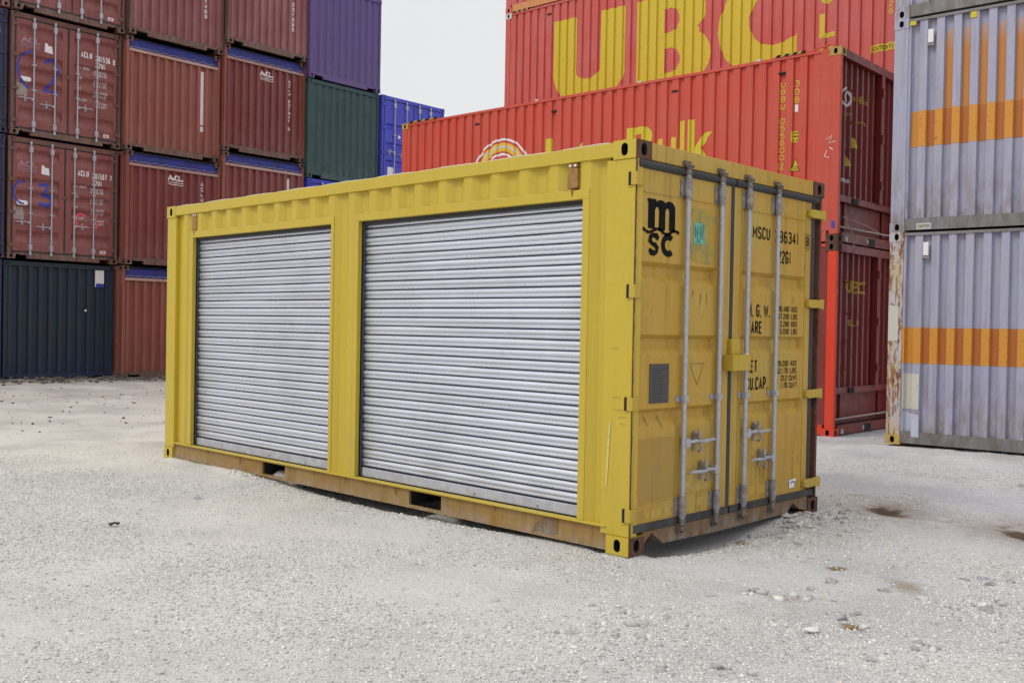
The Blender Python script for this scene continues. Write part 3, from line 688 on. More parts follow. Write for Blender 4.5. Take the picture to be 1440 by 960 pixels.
    c = s.mix(s.mul(soil, s.ramp(nz(5, 6, .7), .35, .6, .45, .95)), c, lin(96, 84, 74))
    s.l(c, s.b.inputs['Base Color']); s.b.inputs['Roughness'].default_value = .95
    s.b.inputs['Specular IOR Level'].default_value = .15
    ds = s.n('Math', operation='SUBTRACT'); ds.inputs[0].default_value = 1; s.l(vo.outputs['Distance'], ds.inputs[1])
    pm = s.ramp(nz(.9, 4), .40, .60, .12, 1.3)
    h = s.mul(s.mul(ds.outputs[0], pm), s.mul(nz(30, 6, .75), 1.6), 'ADD')
    s.bump(h, .024, .85)
    me.materials.append(s.m)
    o = bpy.data.objects.new('ground', me); COL.objects.link(o); o['kind'] = 'structure'
build_ground()

# ---- gravel: small loose stones, too many to count
def gravel_mat(name='gravel_stone'):
    s = N(name); g = s.n('Attribute'); g.attribute_name = 'tone'
    c = s.mix(g.outputs['Fac'], lin(150, 149, 148), lin(234, 231, 224))
    s.l(s.mix(s.mul(s.ramp(s.noise((1, 1, 1), 90, 3), .3, .7), .3), c, lin(214, 211, 206)), s.b.inputs['Base Color'])
    s.b.inputs['Roughness'].default_value = .95; s.b.inputs['Specular IOR Level'].default_value = .2; return s.m
MT['gravel'] = gravel_mat()
def scatter(name, pts, sizes, seed, mat, flat=.62):
    rng = np.random.RandomState(seed); bm = bmesh.new(); bmesh.ops.create_icosphere(bm, subdivisions=1, radius=1)
    bv = np.array([v.co[:] for v in bm.verts]); bf = np.array([[v.index for v in f.verts] for f in bm.faces]); bm.free()
    n = len(pts); shapes = [bv*(1+.75*(rng.rand(len(bv), 1)-.5))*(1+.5*(rng.rand(1, 3)-.5)) for _ in range(24)]
    which = rng.randint(0, 24, n); th = rng.rand(n)*6.283; V = np.empty((n, len(bv), 3), np.float32)
    sh = np.array(shapes)[which]; c, s_ = np.cos(th)[:, None], np.sin(th)[:, None]; asp = (.65+.5*rng.rand(n))[:, None]
    x, y, z = sh[..., 0], sh[..., 1]*asp, sh[..., 2]*flat
    V[..., 0] = (x*c-y*s_)*sizes[:, None]+pts[:, 0:1]; V[..., 1] = (x*s_+y*c)*sizes[:, None]+pts[:, 1:2]; V[..., 2] = z*sizes[:, None]+pts[:, 2:3]+sizes[:, None]*.16
    F = (bf[None]+(np.arange(n)*len(bv))[:, None, None]).reshape(-1, 3).astype(np.int32)
    me = bpy.data.meshes.new(name); me.vertices.add(n*len(bv)); me.vertices.foreach_set('co', V.ravel())
    me.loops.add(F.size); me.loops.foreach_set('vertex_index', F.ravel())
    me.polygons.add(len(F)); me.polygons.foreach_set('loop_start', np.arange(0, F.size, 3, dtype=np.int32)); me.update(calc_edges=True)
    at = me.attributes.new('tone', 'FLOAT', 'POINT'); at.data.foreach_set('value', np.repeat(np.clip(rng.normal(.58, .28, n)-22*np.maximum(0, sizes-.009), 0, 1), len(bv)).astype(np.float32))
    me.materials.append(MT[mat]); o = bpy.data.objects.new(name, me); COL.objects.link(o); o['kind'] = 'stuff'; return o
def gravel():
    rng = np.random.RandomState(3); P = []; Z_ = []
    def throw(n, x0, x1, y0, y1, prob, smin, smax, power=2.5):
        x = rng.uniform(x0, x1, n); y = rng.uniform(y0, y1, n)
        keep = (rng.rand(n) < prob(x, y)) & ~((x > -6.06) & (x < -.0) & (y > .0) & (y < 2.44)); x, y = x[keep], y[keep]
        s = smin+(smax-smin)*rng.rand(len(x))**power
        hole = np.ones(len(x), bool)
        for H_ in HOLES: hole &= ell(x, y, *H_) > 1.3
        x, y, s = x[hole], y[hole], s[hole]
        P.append(np.stack([x, y, gh(x, y)], -1)); Z_.append(s)
    vis = lambda x, y: ((x-CAM.x)*fw.x+(y-CAM.y)*fw.y > 3.2) & (abs((x-CAM.x)*rt.x+(y-CAM.y)*rt.y) < .62*((x-CAM.x)*fw.x+(y-CAM.y)*fw.y)+.4)
    pat = lambda x, y: np.clip(.28+2.0*fbm(x, y, 1.1, 4, 8), .04, 1)*np.clip((7.5/np.maximum(3, (x-CAM.x)*fw.x+(y-CAM.y)*fw.y))**1.2, .25, 1)
    throw(420000, -7, 4.5, -4.2, 6, lambda x, y: vis(x, y)*pat(x, y), .0035, .0095, 2.0)
    throw(60000, -14, 6, -4.2, 10, lambda x, y: vis(x, y)*pat(x, y)**1.5*.8, .005, .012, 3.5)
    throw(15000, -.5, 4.5, -2.5, 3.2, lambda x, y: RUB(x, y)*np.clip(.15+2.6*fbm(x, y, .5, 3, 12), 0, 1), .005, .034, 4.5)
    throw(2500, -.5, 1.0, .3, 3.0, lambda x, y: np.exp(-ell(x, y, .12, 1.9, .3, .6)**2), .006, .03, 2.)
    throw(1600, -4.6, -1.2, -.12, .35, lambda x, y: np.ones_like(x), .004, .018, 2.)
    scatter('gravel', np.concatenate(P), np.concatenate(Z_), 5, 'gravel')
    P.clear(); Z_.clear()
    throw(2600, -18.7, -16.6, -1, 13, lambda x, y: np.exp(-((x+17.9)/.5)**2), .012, .07, 3.)
    throw(900, -16, -9, -4, 11, lambda x, y: np.full_like(x, .6), .01, .03, 3.)
    MT['soilclod'] = plain('soil_clod', lin(104, 94, 84), .95, 0, .5, 20, 0)
    scatter('soil_clods', np.concatenate(P), np.concatenate(Z_), 9, 'soilclod')
gravel()
# ==================================================================== THE YELLOW CONTAINER
def hero():
    L, W_, H = 6.058, 2.438, 2.591
    o = thing('converted_shipping_container', 'yellow container with two grey roller shutters in its long side, standing alone in front', 'shipping container', (0, 0, 0))
    c = Corr(-99, 99, phase=-3.19)
    for cx in (0, 1):
        for cy in (0, 1):
            for z0 in (0, H-CH):
                casting(o, cx, cy, z0, L, W_, 'yellow' if cy == 0 else 'rust')
    # the door-end face of the near castings is bare rusty steel
    for z0, y0, y1 in ((0, 0, CW), (H-CH, 0, CW), (0, W_-CW, W_), (H-CH, W_-CW, W_)):
        mb = MB(); holeface(mb, (.003, y0+.002, z0+.001), (0, 1, 0), (0, 0, 1), (1, 0, 0), y1-y0-.002, CH-.002, .062, .080, .05)
        mb.box(-.02, .003, y0+.002, y1, z0+.001, z0+.002)
        mb.build('casting_face', 'rust', o)
    # posts
    MB().box(-.232, -.001, .006, .05, CH, H-CH).box(-.12, -.004, .05, .09, CH, H-CH).build('corner_post', 'yellow', o, bevel=.007)
    rng = random.Random(2); pts = []; n = 60
    for i in range(n+1): pts.append((.009+.010*rng.random(), CH+(H-2*CH)*i/n))
    poly = [(.0, CH)]+pts+[(.0, H-CH)]
    mark(outline_mesh([poly]), 'end', -.001, FLAT, 'rust', o, 'rusty_edge', .004)
    MB().box(-.0, .002, .018, .034, CH, H-CH).box(-.06, -.001, .02, .034, CH, H-CH).build('post_lip', 'old_yellow', o)
    MB().box(-L+.003, -L+.19, .006, .06, CH, H-CH).build('corner_post', 'yellow', o, bevel=.006)
    MB().box(-.16, -.075, 2.35, W_-.004, CH, H-CH).box(-.16, -.012, 2.405, W_-.004, CH, H-CH).build('corner_post', 'rust', o, bevel=.004)
    MB().box(-L+.003, -L+.14, 2.37, W_-.004, CH, H-CH).build('corner_post', 'yellow', o)
    # rails
    MB().box(-L+CL-.02, -CL+.02, .002, .06, 2.492, 2.583).build('top_rail', 'yellow', o, bevel=.004)
    MB().box(-L+CL, -CL, W_-.06, W_-.004, 2.50, 2.583).build('top_rail', 'yellow', o)
    bead = [(-L+.2+i*.035, .012+.004*math.sin(i*.9), 2.584+.003*math.sin(i*.33)) for i in range(162)]
    MB().tube(bead, .0045, 6).build('roof_sealant', 'cream', o)
    pk = [(-4.22, -3.85), (-2.14, -1.77)]; xs = [-L+CL, pk[0][0], pk[0][1], pk[1][0], pk[1][1], -CL]
    m = MB()
    for a, b in ((0, 1), (2, 3), (4, 5)): m.box(xs[a], xs[b], .028, .05, .025, .160)
    for a, b in ((1, 2), (3, 4)): m.box(xs[a], xs[b], .0285, .05, .145, .160).box(xs[a], xs[b], .0285, .05, .025, .036)
    m.box(-L+CL, -CL, .010, .051, .018, .026)
    m.build('bottom_rail', 'mustard', o)
    for a, b in pk:
        MB().box(a-.004, a, .05, .9, .03, .15).box(b, b+.004, .05, .9, .03, .15).box(a, b, .05, .9, .146, .152).box(a, b, .88, .9, .03, .15).build('forklift_pocket', 'dark', o)
    MB().box(-L+.19, -.185, -.004, .055, .160, .174).build('sill_lip', 'yellow', o, bevel=.003)
    MB().box(-L+CL, -CL, W_-.06, W_-.01, .02, .16).build('bottom_rail', 'mustard', o)
    # corrugated sheet left round the openings
    panel('side_panel', 'side', .014, -L+.19, -.232, 2.31, 2.492, c, 'yellow', o)
    for a, b in ((-L+.19, -5.60), (-3.150, -2.862), (-.376, -.232)): panel('side_panel', 'side', .014, a, b, .174, 2.31, c, 'yellow', o)
    panel('side_panel', 'back', W_-.02, -L+.1, -.1, .16, 2.50, Corr(-L+.15, -.15), 'yellow', o)
    panel('roof_panel', 'roof', H-.016, -L+.15, -.1, .05, W_-.05, Corr(-L+.3, -.3, .209, .09, .014, .09, .02), 'yellow', o)
    panel('end_panel', 'far', -L+.03, .05, W_-.05, .16, 2.5, Corr(.08, W_-.08, .25, .1, .03, .09, .035), 'yellow', o)
    MB().box(-L+.02, -L+.09, .07, W_-.07, .02, .16).box(-L+.02, -L+.09, .07, W_-.07, H-.10, H-.01).build('end_rail', 'yellow', o)
    MB().box(-L+.1, -.15, .07, W_-.07, .155, .165).build('floor', 'dark', o)
    # frames
    m = MB()
    for a, b in ((-5.60, -5.527), (-3.187, -3.147), (-2.864, -2.81), (-.431, -.374)): m.box(a, b, .009, .050, .1745, 2.25)
    m.box(-5.60, -3.147, .0085, .055, 2.25, 2.311).box(-2.864, -.374, .0085, .055, 2.25, 2.311)
    m.build('shutter_frame', 'yellow', o, bevel=.003)
    for a, b in ((-5.60, -3.147), (-2.864, -.374)):
        n = int((b-a)/.02); pth = [(a+(b-a)*i/n, .012+c.depth(a+(b-a)*i/n)*.8, 2.312) for i in range(n+1)]
        MB().tube(pth, .0045, 6).build('weld_bead', 'yellow', o)
    # shutters
    def shutter(a, b):
        z0, z1, p = .255, 2.262, .0717; prof = [(z0-.002, .0)]; z = z0; gi = []
        while z < z1+.05:
            for t, d in ((.0, .020), (.085, .020), (.095, .003), (.15, -.002), (.25, -.004), (.36, -.003), (.42, .0015), (.455, .0015), (.50, -.0065), (.60, -.0120), (.72, -.0130), (.84, -.0095), (.93, -.0035), (.98, .003)):
                if d == .020: gi.append(len(prof))
                prof.append((z+t*p, d))
            z += p
        V = []; F = []; nx = 10
        for k, (zz, d) in enumerate(prof):
            for i in range(nx+1):
                x = a+(b-a)*i/nx; V.append((x, .084+d+.003*math.sin(x*2+k//14*1.7), zz+.0008*math.sin(x*1.3+(k//14)*2.3)))
        for k in range(len(prof)-1):
            for i in range(nx): j = k*(nx+1)+i; F.append((j, j+1, j+nx+2, j+nx+1))
        s = obj('roller_shutter', V, F, 'roller', o, smooth=True); s.data.set_sharp_from_angle(angle=R(40)); s.data.materials.append(MT['guide_and_groove_shade'])
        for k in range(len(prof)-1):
            if k in gi or k+1 in gi:  # groove faces take the darker zinc, which paints in their gap shadow
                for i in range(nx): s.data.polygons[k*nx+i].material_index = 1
        MB().box(a+.02, b-.02, .058, .080, 2.222, 2.30).build('lintel_shade_strip', 'rubber', s)  # added dark strip, stands in for the shade under the header
        MB().box(a+.012, b-.004, .070, .090, .178, .250).build('bottom_bar', 'galv_bar', s, bevel=.004)
        MB().prism([(a+.001, .056), (a+.024, .056), (a+.024, .062), (a+.012, .062), (a+.012, .112), (a+.001, .112)], 'z', .175, 2.30).build('guide_rail', 'guide_and_groove_shade', s)
        MB().prism([(b-.001, .058), (b-.014, .058), (b-.014, .064), (b-.012, .064), (b-.012, .112), (b-.001, .112)], 'z', .175, 2.30).build('guide_rail', 'guide_and_groove_shade', s)
        MB().box(a-.05, b+.05, .13, .14, .17, 2.4).box(a-.05, b+.05, .056, .13, 2.36, 2.37).box(a-.06, a-.05, .056, .13, .17, 2.37).box(b+.05, b+.06, .056, .13, .17, 2.37).build('backing', 'dark', s)
        w = MB(); w.tube([(a+1.35, .068, .205), (a+1.35, .062, .205)], .008, 8).tube([(b-.4, .068, .20), (b-.4, .062, .20)], .006, 8); w.build('bar_bolt', 'galv_dirty', s)
    shutter(-5.527, -3.187); shutter(-2.81, -.431)
    # rusted ventilator boxes up in the corrugation
    for a, b in ((-5.535, -5.45), (-.561, -.475)):
        v = MB().prism([(a, 2.325), (b, 2.325), (b, 2.455), (a+.008, 2.462)], 'y', .002, .045).box(a+.004, b-.004, .008, .04, 2.462, 2.485)
        v.build('vent_box', 'vent', o, bevel=.004)
        MB().tube([(a+.02, .008, 2.473), (a+.02, .003, 2.473)], .009, 8).tube([(b-.02, .008, 2.473), (b-.02, .003, 2.473)], .009, 8).build('vent_bolt', 'white', o)
    mark(outline_mesh([[(-.86, .03), (-.80, .10), (-.72, .145), (-.66, .15), (-.60, .142), (-.61, .05), (-.70, .035), (-.78, .05)]]), 'side', .028, FLAT, 'sill', o, 'dent_patch')
    mark(outline_mesh([[(-.195, .42), (-.18, .43), (-.165, .70), (-.158, .84), (-.172, .83), (-.188, .62)]]), 'side', .006, FLAT, 'scuff', o, 'scuff_mark', .0035)
    for q in (rect(-.15, .985, -.09, .990), rect(-.10, .86, -.04, .866), rect(-.09, .82, -.04, .825), rect(-.16, 1.29, -.11, 1.296), rect(-.13, .905, -.07, .912)): mark(outline_mesh([q]), 'side', .006, FLAT, 'old_yellow', o, 'scratch', .0035)
    rr = random.Random(8)
    def run(u, v, L_, face='side', pl=.014, w=.012, sf=None):
        P = [(u-w/2, v), (u+w/2, v+.004), (u+w*.35, v-L_*.4), (u+w*.1, v-L_), (u-w*.15, v-L_*.75), (u-w*.45, v-L_*.3)]
        mark(outline_mesh([P]), face, pl, sf or FLAT, 'rustrun', o, 'rust_run', .0035)
    for u, v, L_ in ((-.52, 2.318, .05), (-5.50, 2.318, .05)): run(u, v, L_, pl=.0085, w=.02)
    for u, L_ in ((-1.2, .05), (-2.3, .07), (-3.4, .05), (-4.6, .08), (-5.2, .05), (-2.95, .06)): run(u, .158, L_, pl=.028, w=.02+.03*rr.random())
    # ---- door end
    MB().box(-.10, -.006, CW, W_-CW, 2.478, 2.588).build('top_end_rail', 'old_yellow', o, bevel=.005)
    pts = [(.158, .03), (.175, .07), (.245, .121), (.374, .039), (1.0, .030), (1.963, .040), (2.051, .108), (2.16, .05), (2.276, .03), (2.276, .137), (.158, .137)]
    MB().prism(pts, 'x', -.10, -.004).build('bottom_end_rail', 'sill', o)
    MB().box(-.10, -.03, .05, 2.38, .137, .16).build('sill_plate', 'sill', o)
    leaves = [(.036, 1.112), (1.158, 2.262)]; surf = DoorSurf([(.085, .955), (1.255, 2.170)], [(1.708, 1.842, .026, .050), (1.252, 1.382, .026, .050), (.792, .912, .026, .050)], .040, .018)
    D = []
    for i, (a, b) in enumerate(leaves):
        d = panel('door', 'end', -.012, a, b, .185, 2.43, surf, 'old_yellow', o); D.append(d)
        bm = bmesh.new(); bm.from_mesh(d.data); r_ = bmesh.ops.extrude_edge_only(bm, edges=[e for e in bm.edges if e.is_boundary])
        for v in r_['geom']:
            if isinstance(v, bmesh.types.BMVert): v.co.x -= .06
        bm.to_mesh(d.data); bm.free()
        lab(d, 'left door leaf with the large round-lettered emblem' if i == 0 else 'right door leaf with the number and weight lettering')
        g = MB().tube([(-.012, a-.0, 2.447), (-.012, b+(.02 if i == 0 else .09), 2.447)], .027, 10)
        g.box(-.04, -.002, a, b+(.02 if i == 0 else .1), .140, .190)
        if i: g.box(-.05, -.022, 2.266, 2.338, .14, 2.42)
        else: g.box(-.04, -.010, 1.116, 1.154, .19, 2.43)
        g.build('gasket', 'rubber', d)
        u0, u1 = surf.L[i]
        m = MB().box(-.0115, -.006, u0, u1, 2.274, 2.2785).box(-.0115, -.007, u0-.012, u0-.008, .20, 2.42).box(-.0115, -.008, u1+.008, u1+.012, .20, 2.42)
        m.build('weld_seam', 'old_yellow', d)
        if i == 0:
            m = MB().box(-.0115, -.005, .075, .50, .318, .326).box(-.0115, -.006, .62, .93, .33, .334).box(-.0115, -.006, .75, .754, .20, .33); m.build('weld_seam', 'old_yellow', d)
        for z in (2.305, 1.608, .908, .212):
            if i == 0:
                MB().prism([(-.030, -.006), (.014, -.006), (.014, .05), (.004, .085), (-.010, .085), (-.010, .034), (-.030, .02)], 'z', z, z+.082).build('hinge', 'hinge_yellow', d, bevel=.003)
                MB().box(-.056, -.032, .0025, .02, z-.002, z+.084).build('hinge_slot', 'dark', d)
                MB().box(-.058, -.028, -.001, .02, z-.010, z-.003).build('hinge_lip', 'yellow', d)
            else:
                zz = z-.004; yy = 2.19
                MB().prism([(yy, zz+.012), (yy+.05, zz), (2.37, zz+.004), (2.44, zz-.008), (2.44, zz+.072), (2.37, zz+.066), (yy+.05, zz+.066), (yy, zz+.055)], 'x', -.010, .022).build('hinge', 'hinge_yellow', d, bevel=.004)
    MB().box(-.09, -.055, 2.335, 2.405, .14, 2.45).build('door_jamb', 'mustard', o)
    k = {'xf': -.012, 'detail': True, 'z0': .095, 'z1': 2.505}
    rod_hardware(D[0], .545, H, hz=.672, hdir=1, hlen=.35, **k); rod_hardware(D[0], .950, H, hz=.470, hdir=-1, hlen=.36, **k)
    rod_hardware(D[1], 1.300, H, hz=.690, hdir=1, hlen=.32, **k); rod_hardware(D[1], 1.705, H, hz=.490, hdir=-1, hlen=.34, **k)
    MB().tube([(.020, 1.30, 1.235), (.020, 1.30, 1.258)], .0185, 12).build('rod_sticker', 'white', D[1])
    # padlock housing over the closing edge
    b = MB().box(-.012, .075, 1.045, 1.275, 1.139, 1.250); b.box(-.012, .022, 1.105, 1.215, 1.250, 1.360)
    b.build('lock_box', 'hinge_yellow', D[1], bevel=.006)
    # markings
    E0 = lambda me, mat, d, nm='lettering', off=.0028: mark(me, 'end', -.012, surf, mat, d, nm, off)
    u, v = .142, 2.045
    def P(q): return [(u+x*.0031, v+y*.00194) for x, y in q]
    m_out = P([(3, 100), (30, 100), (30, 92)]+[(30+x, 92+y) for x, y in ()]+[(38, 98), (47, 100), (55, 98), (61, 92), (68, 98), (77, 100), (88, 96), (95, 86), (97, 74), (97, 0), (76, 4), (76, 66), (73, 74), (69, 76), (65, 73), (62, 66), (62, 2), (40, -2), (40, 66), (37, 74), (33, 76), (29, 72), (26, 64), (26, 2), (3, 4), (3, 88), (0, 90), (0, 100)])
    E0(outline_mesh([m_out]), 'black', D[0], 'emblem')
    wv = [(.098+.0135*i, 2.040+.014*math.sin(i*.45+2.6)) for i in range(30)]
    E0(ribbon([wv], .024), 'black', D[0], 'emblem')
    def thick_arc(cx, cy, ro, ri, a0, a1, ry=1.): return arc(cx, cy, ro, a0, a1, 24, ro*ry)+arc(cx, cy, ri, a1, a0, 24, ri*ry)
    cx, cy = .372, 1.957; E0(outline_mesh([[(cx+x, cy+y) for x, y in thick_arc(0, 0, .078, .036, 48, 312, .96)]]), 'black', D[0], 'emblem')
    sp = [(.264, 1.990), (.243, 2.008), (.210, 2.012), (.180, 1.998), (.176, 1.976), (.196, 1.958), (.232, 1.950), (.252, 1.932), (.248, 1.910), (.222, 1.898), (.190, 1.902), (.168, 1.920)]
    E0(ribbon([sp], .043), 'black', D[0], 'emblem')
    T = lambda t, u0, v0, u1, v1, bold=.14, mat='black', d=D[1]: E0(btext(t, u0, v0, u1, v1, bold), mat, d)
    T('MSCU', 1.402, 2.083, 1.640, 2.173); T('386341', 1.715, 2.078, 2.068, 2.168); T('22G1', 1.765, 1.926, 1.955, 2.022)
    T('8', 2.185, 2.080, 2.225, 2.155); E0(outline_mesh([rect(2.168, 2.062, 2.240, 2.172), rect(2.172, 2.066, 2.236, 2.168)]), 'black', D[1])
    T('M. G. W.', 1.352, 1.520, 1.665, 1.612); T('TARE', 1.352, 1.398, 1.555, 1.490); T('NET', 1.352, 1.118, 1.502, 1.208); T('CU.CAP.', 1.352, .992, 1.650, 1.086)
    for i, t in enumerate(('30.480  KGS', '67.200  LBS', '2.280  KGS', '5.030  LBS')): T(t, 1.785+(.03 if i > 1 else 0), 1.566-i*.056, 2.070, 1.608-i*.056, .14)
    for i, t in enumerate(('28.200  KGS', '62.170  LBS', '33.2  CU.MT.', '1.170  CU.FT.')): T(t, 1.785+(.055 if i > 1 else 0), 1.158-i*.055, 2.075+(.025 if i > 1 else 0), 1.200-i*.055, .14)
    T('2', 2.165, 1.905, 2.19, 1.94, .15, 'sill')
    MB().box(-.011, -.005, .199, .405, .945, 1.196).build('data_plate', 'plate', D[0], bevel=.002)
    for i in range(13):
        w = .15-.05*((i*7) % 3)/2; mark(outline_mesh([rect(.225, 1.165-i*.0165, .225+w, 1.170-i*.0165)]), 'end', -.005, FLAT, 'plateline', D[0], 'plate_text', .0015)
    E0(outline_mesh([[(.640, 1.196), (.815, 1.196), (.735, 1.04)], [(.650, 1.188), (.805, 1.188), (.735, 1.056)]]), 'tri', D[0], 'triangle_mark')
    rg = random.Random(4); q = [(.655+.13*i/8, 2.128+.006*rg.random()) for i in range(9)]+[(.79-.13*i/8, 1.992-.010*rg.random()) for i in range(9)]
    E0(outline_mesh([q]), 'teal', D[0], 'torn_sticker', .0045)
    E0(ribbon([[(.672, 2.11), (.676, 2.03)], [(.70, 2.12), (.698, 2.00)], [(.735, 2.11), (.73, 2.02), (.72, 2.0)], [(.765, 2.12), (.76, 2.05)]], .008), 'tealdark', D[0], 'sticker_print', .006)
    sm = [(.60, 2.15), (.66, 2.24), (.74, 2.22), (.88, 2.245), (.92, 2.18), (.90, 2.08), (.91, 1.95), (.86, 1.86), (.74, 1.87), (.64, 1.88), (.62, 1.99)]
    E0(outline_mesh([sm]), 'green_smear', D[0], 'green_smear', .0022)
    rg2 = random.Random(12)
    def blot(u, v, ru, rv, d, m='grime', off=.0016):
        n = 26; E0(outline_mesh([[(u+ru*math.cos(2*math.pi*i/n)*(.6+.6*rg2.random()), v+rv*math.sin(2*math.pi*i/n)*(.6+.6*rg2.random())) for i in range(n)]]), m, d, 'grime_patch', off)
    for u, v, ru, rv, d in ((.75, .40, .16, .09, 0), (.78, 1.60, .05, .10, 0), (.20, 1.52, .10, .03, 0), (.30, .24, .20, .035, 0), (.85, .26, .14, .04, 0), (1.55, .26, .25, .045, 1), (2.10, .40, .06, .14, 1), (1.50, .58, .10, .10, 1), (2.20, 1.98, .03, .08, 1), (.83, .92, .08, .02, 0), (1.9, 2.33, .2, .02, 1), (.6, 2.34, .22, .02, 0)): blot(u, v, ru, rv, D[d])
    for u, v, L_ in ((.20, .86, .06), (.75, 1.66, .08), (.82, 1.67, .12), (.66, 1.68, .05), (.34, .86, .09), (2.0, 1.68, .05), (1.62, .44, .10), (1.56, .42, .06), (.98, .36, .10)): E0(outline_mesh([[(u, v), (u+.008, v), (u+.005, v-L_), (u+.002, v-L_)]]), 'rustrun', D[0 if u < 1.13 else 1], 'rust_run', .003)
    E0(outline_mesh([rect(.072, .322, .50, .722)]), 'patch_dark', D[0], 'paint_patch', .0022)
    E0(outline_mesh([[(2.0, .225), (2.075, .228), (2.08, .26), (2.11, .285), (2.09, .295), (2.0, .288)]]), 'white', D[1], 'torn_sticker', .004)
    E0(ribbon([[(2.02, .262), (2.05, .272), (2.09, .268)]], .012), 'blue_ink', D[1], 'sticker_print', .0055)
def smear_mat():
    s = N('greenish_smear'); w = s.ramp(s.noise((1, 1, 1), 9, 6, .7), .46, .62)
    s.l(s.mix(s.mul(w, .75), lin(178, 146, 52), lin(112, 128, 84)), s.b.inputs['Base Color']); s.b.inputs['Roughness'].default_value = .55; return s.m
MT['green_smear'] = smear_mat()
hero()

# ==================================================================== STACKS ON THE LEFT
YL = R(2.7); L20, W20, H20 = 6.058, 2.438, 2.591
GRP = 'containers stacked high at the left'
def waves(u0, u1, v, n=2, amp=.022, gap=.05): return [[(u0+(u1-u0)*i/24, v-k*gap+amp*math.sin(i/24*math.pi*4)) for i in range(25)] for k in range(n)]
def logo_acl(o, u0, v0, u1, v1, face, plane, surf, mat):
    h = v1-v0
    mark(text_mesh('ACL', u0, v0+h*.42, u1, v1, .045), face, plane, surf, mat, o)
    for w_ in waves(u0, u1, v0+h*.26, 2, h*.05, h*.20): mark(ribbon([w_], h*.09), face, plane, surf, mat, o)
def doors_box(label, loc, num, chk, graffiti, z=None):
    o = thing('shipping_container', label, 'shipping container', loc, YL, GRP)
    shell(o, L20, W20, H20, 'brown', 'brown_frame')
    D, surf = front_doors(o, W20, H20, 'brown', 'brown_frame', REC_BROWN, hz=(.78, .70))
    E = lambda me, mat, d, nm='lettering', off=.003: mark(me, 'end', -.014, surf, mat, d, nm, off)
    logo_acl(D[0], .20, 1.88, .60, 2.10, 'end', -.014, surf, 'faded')
    E(outline_mesh([[(.70, 1.86), (.88, 1.84), (.86, 2.0), (.78, 2.0), (.76, 2.04), (.71, 2.05)]]), 'white', D[0], 'sticker')
    E(btext('ACLU', 1.50, 1.92, 1.75, 2.05, .155), 'white', D[1]); E(btext(num, 1.83, 1.89, 2.17, 2.02, .155), 'white', D[1])
    E(btext(chk, 2.235, 1.885, 2.285, 2.01, .155), 'white', D[1]); E(btext('22U1', 1.83, 1.74, 2.06, 1.86, .155), 'white', D[1])
    for i, (t, r1, r2_) in enumerate((('MAX. GROSS', '30.480 KGS', '67.200 LBS'), ('TARE', '2.340 KGS', '5.160 LBS'), ('NET', '28.140 KGS', '62.040 LBS'), ('CU. CAP.', '32.2 CUM', '1.136 CUFT'))):
        zz = 1.66-i*.235
        E(btext(t, 1.42, zz, 1.42+.030*len(t), zz+.058, .17), 'whiteworn', D[1]); E(btext(r1, 1.81, zz-.03, 2.11, zz+.028, .17), 'whiteworn', D[1]); E(btext(r2_, 1.81, zz-.10, 2.11, zz-.042, .17), 'whiteworn', D[1])
    ov = arc(.235, 1.2, .05, 90, 270, 10)+arc(.375, 1.2, .05, -90, 90, 10); E(outline_mesh([ov]), 'white', D[0], 'label')
    E(outline_mesh([rect(.125, .84, .34, 1.11)]), 'greypatch', D[0], 'label')
    E(outline_mesh([rect(2.03, .22, 2.16, .285), rect(2.055, .240, 2.135, .265)]), 'white', D[1], 'label')
    MB().box(-.02, .0, 1.17, 1.30, 1.36, 1.44).build('closing_plate', 'brown_frame', D[1])
    if graffiti == 'C2':
        E(ribbon([arc(.50, 1.42, .36, 100, 255, 20, .40)], .055), 'blue_ink', D[0], 'spray_paint', .006)
        E(ribbon([[(.72, 1.62), (.80, 1.70), (.92, 1.70), (1.0, 1.58), (.98, 1.40), (.86, 1.22), (.72, 1.06), (.70, 1.03), (.85, 1.04), (1.02, 1.02)]], .065), 'blue_ink', D[0], 'spray_paint', .006)
    if graffiti == 'C3':
        E(ribbon([arc(.34, 1.42, .22, 75, 270, 18, .24)], .05), 'blue_ink', D[0], 'spray_paint', .006)
        E(ribbon([[(.66, 1.62), (.86, 1.64), (.80, 1.50), (.72, 1.42), (.88, 1.40), (.95, 1.27), (.84, 1.18), (.66, 1.22)]], .09), 'blue_ink', D[0], 'spray_paint', .006)
        E(ribbon([arc(1.60, .93, .13, 40, 320, 16, .15)], .06), 'pink_ink', D[1], 'spray_paint', .006)
        E(ribbon([[(1.85, 1.07), (1.97, 1.08), (1.91, .97), (2.0, .90), (1.93, .80), (1.84, .82)]], .05), 'pink_ink', D[1], 'spray_paint', .006)
    return o
def open_top(label, loc, col, deco, H=H20):
    o = thing('open_top_container', label, 'shipping container', loc, YL, GRP)
    shell(o, L20, W20, H, col, 'brown2', roof='tarp', castmat='brown_frame')
    p, ec = front_corr(o, W20, H, col, 'brown_frame', top=H-2.26, topmat='dark')
    tarp = MB().prism([(-.02, H-.055), (-.045, H-.09), (-.03, H-.20), (-.02, 2.325), (-.09, 2.325), (-.09, H-.055)], 'y', .085, W20-.085).build('roof_tarpaulin', 'tarp', o)
    r = []
    for i in range(19):
        t = i/18; r.append((-.022, .10+(W20-.2)*t, 2.345+(.026 if i % 2 else 0)+.006*math.sin(i*2.3+loc[1]*3)))
    MB().tube(r, .0045, 5).build('tarpaulin_rope', 'rope', tarp)
    MB().box(-.05, -.002, .07, W20-.07, 2.255, 2.315).build('top_end_rail', 'rail_pale', o)
    deco(o, ec); return o
def vtext(o, ec, t, v0=.78, v1=2.08, mat='white', u=1.93): mark(btext(t, u, v0, u+.085, v1, .24, vertical=True), 'end', -.03, ec, mat, o)
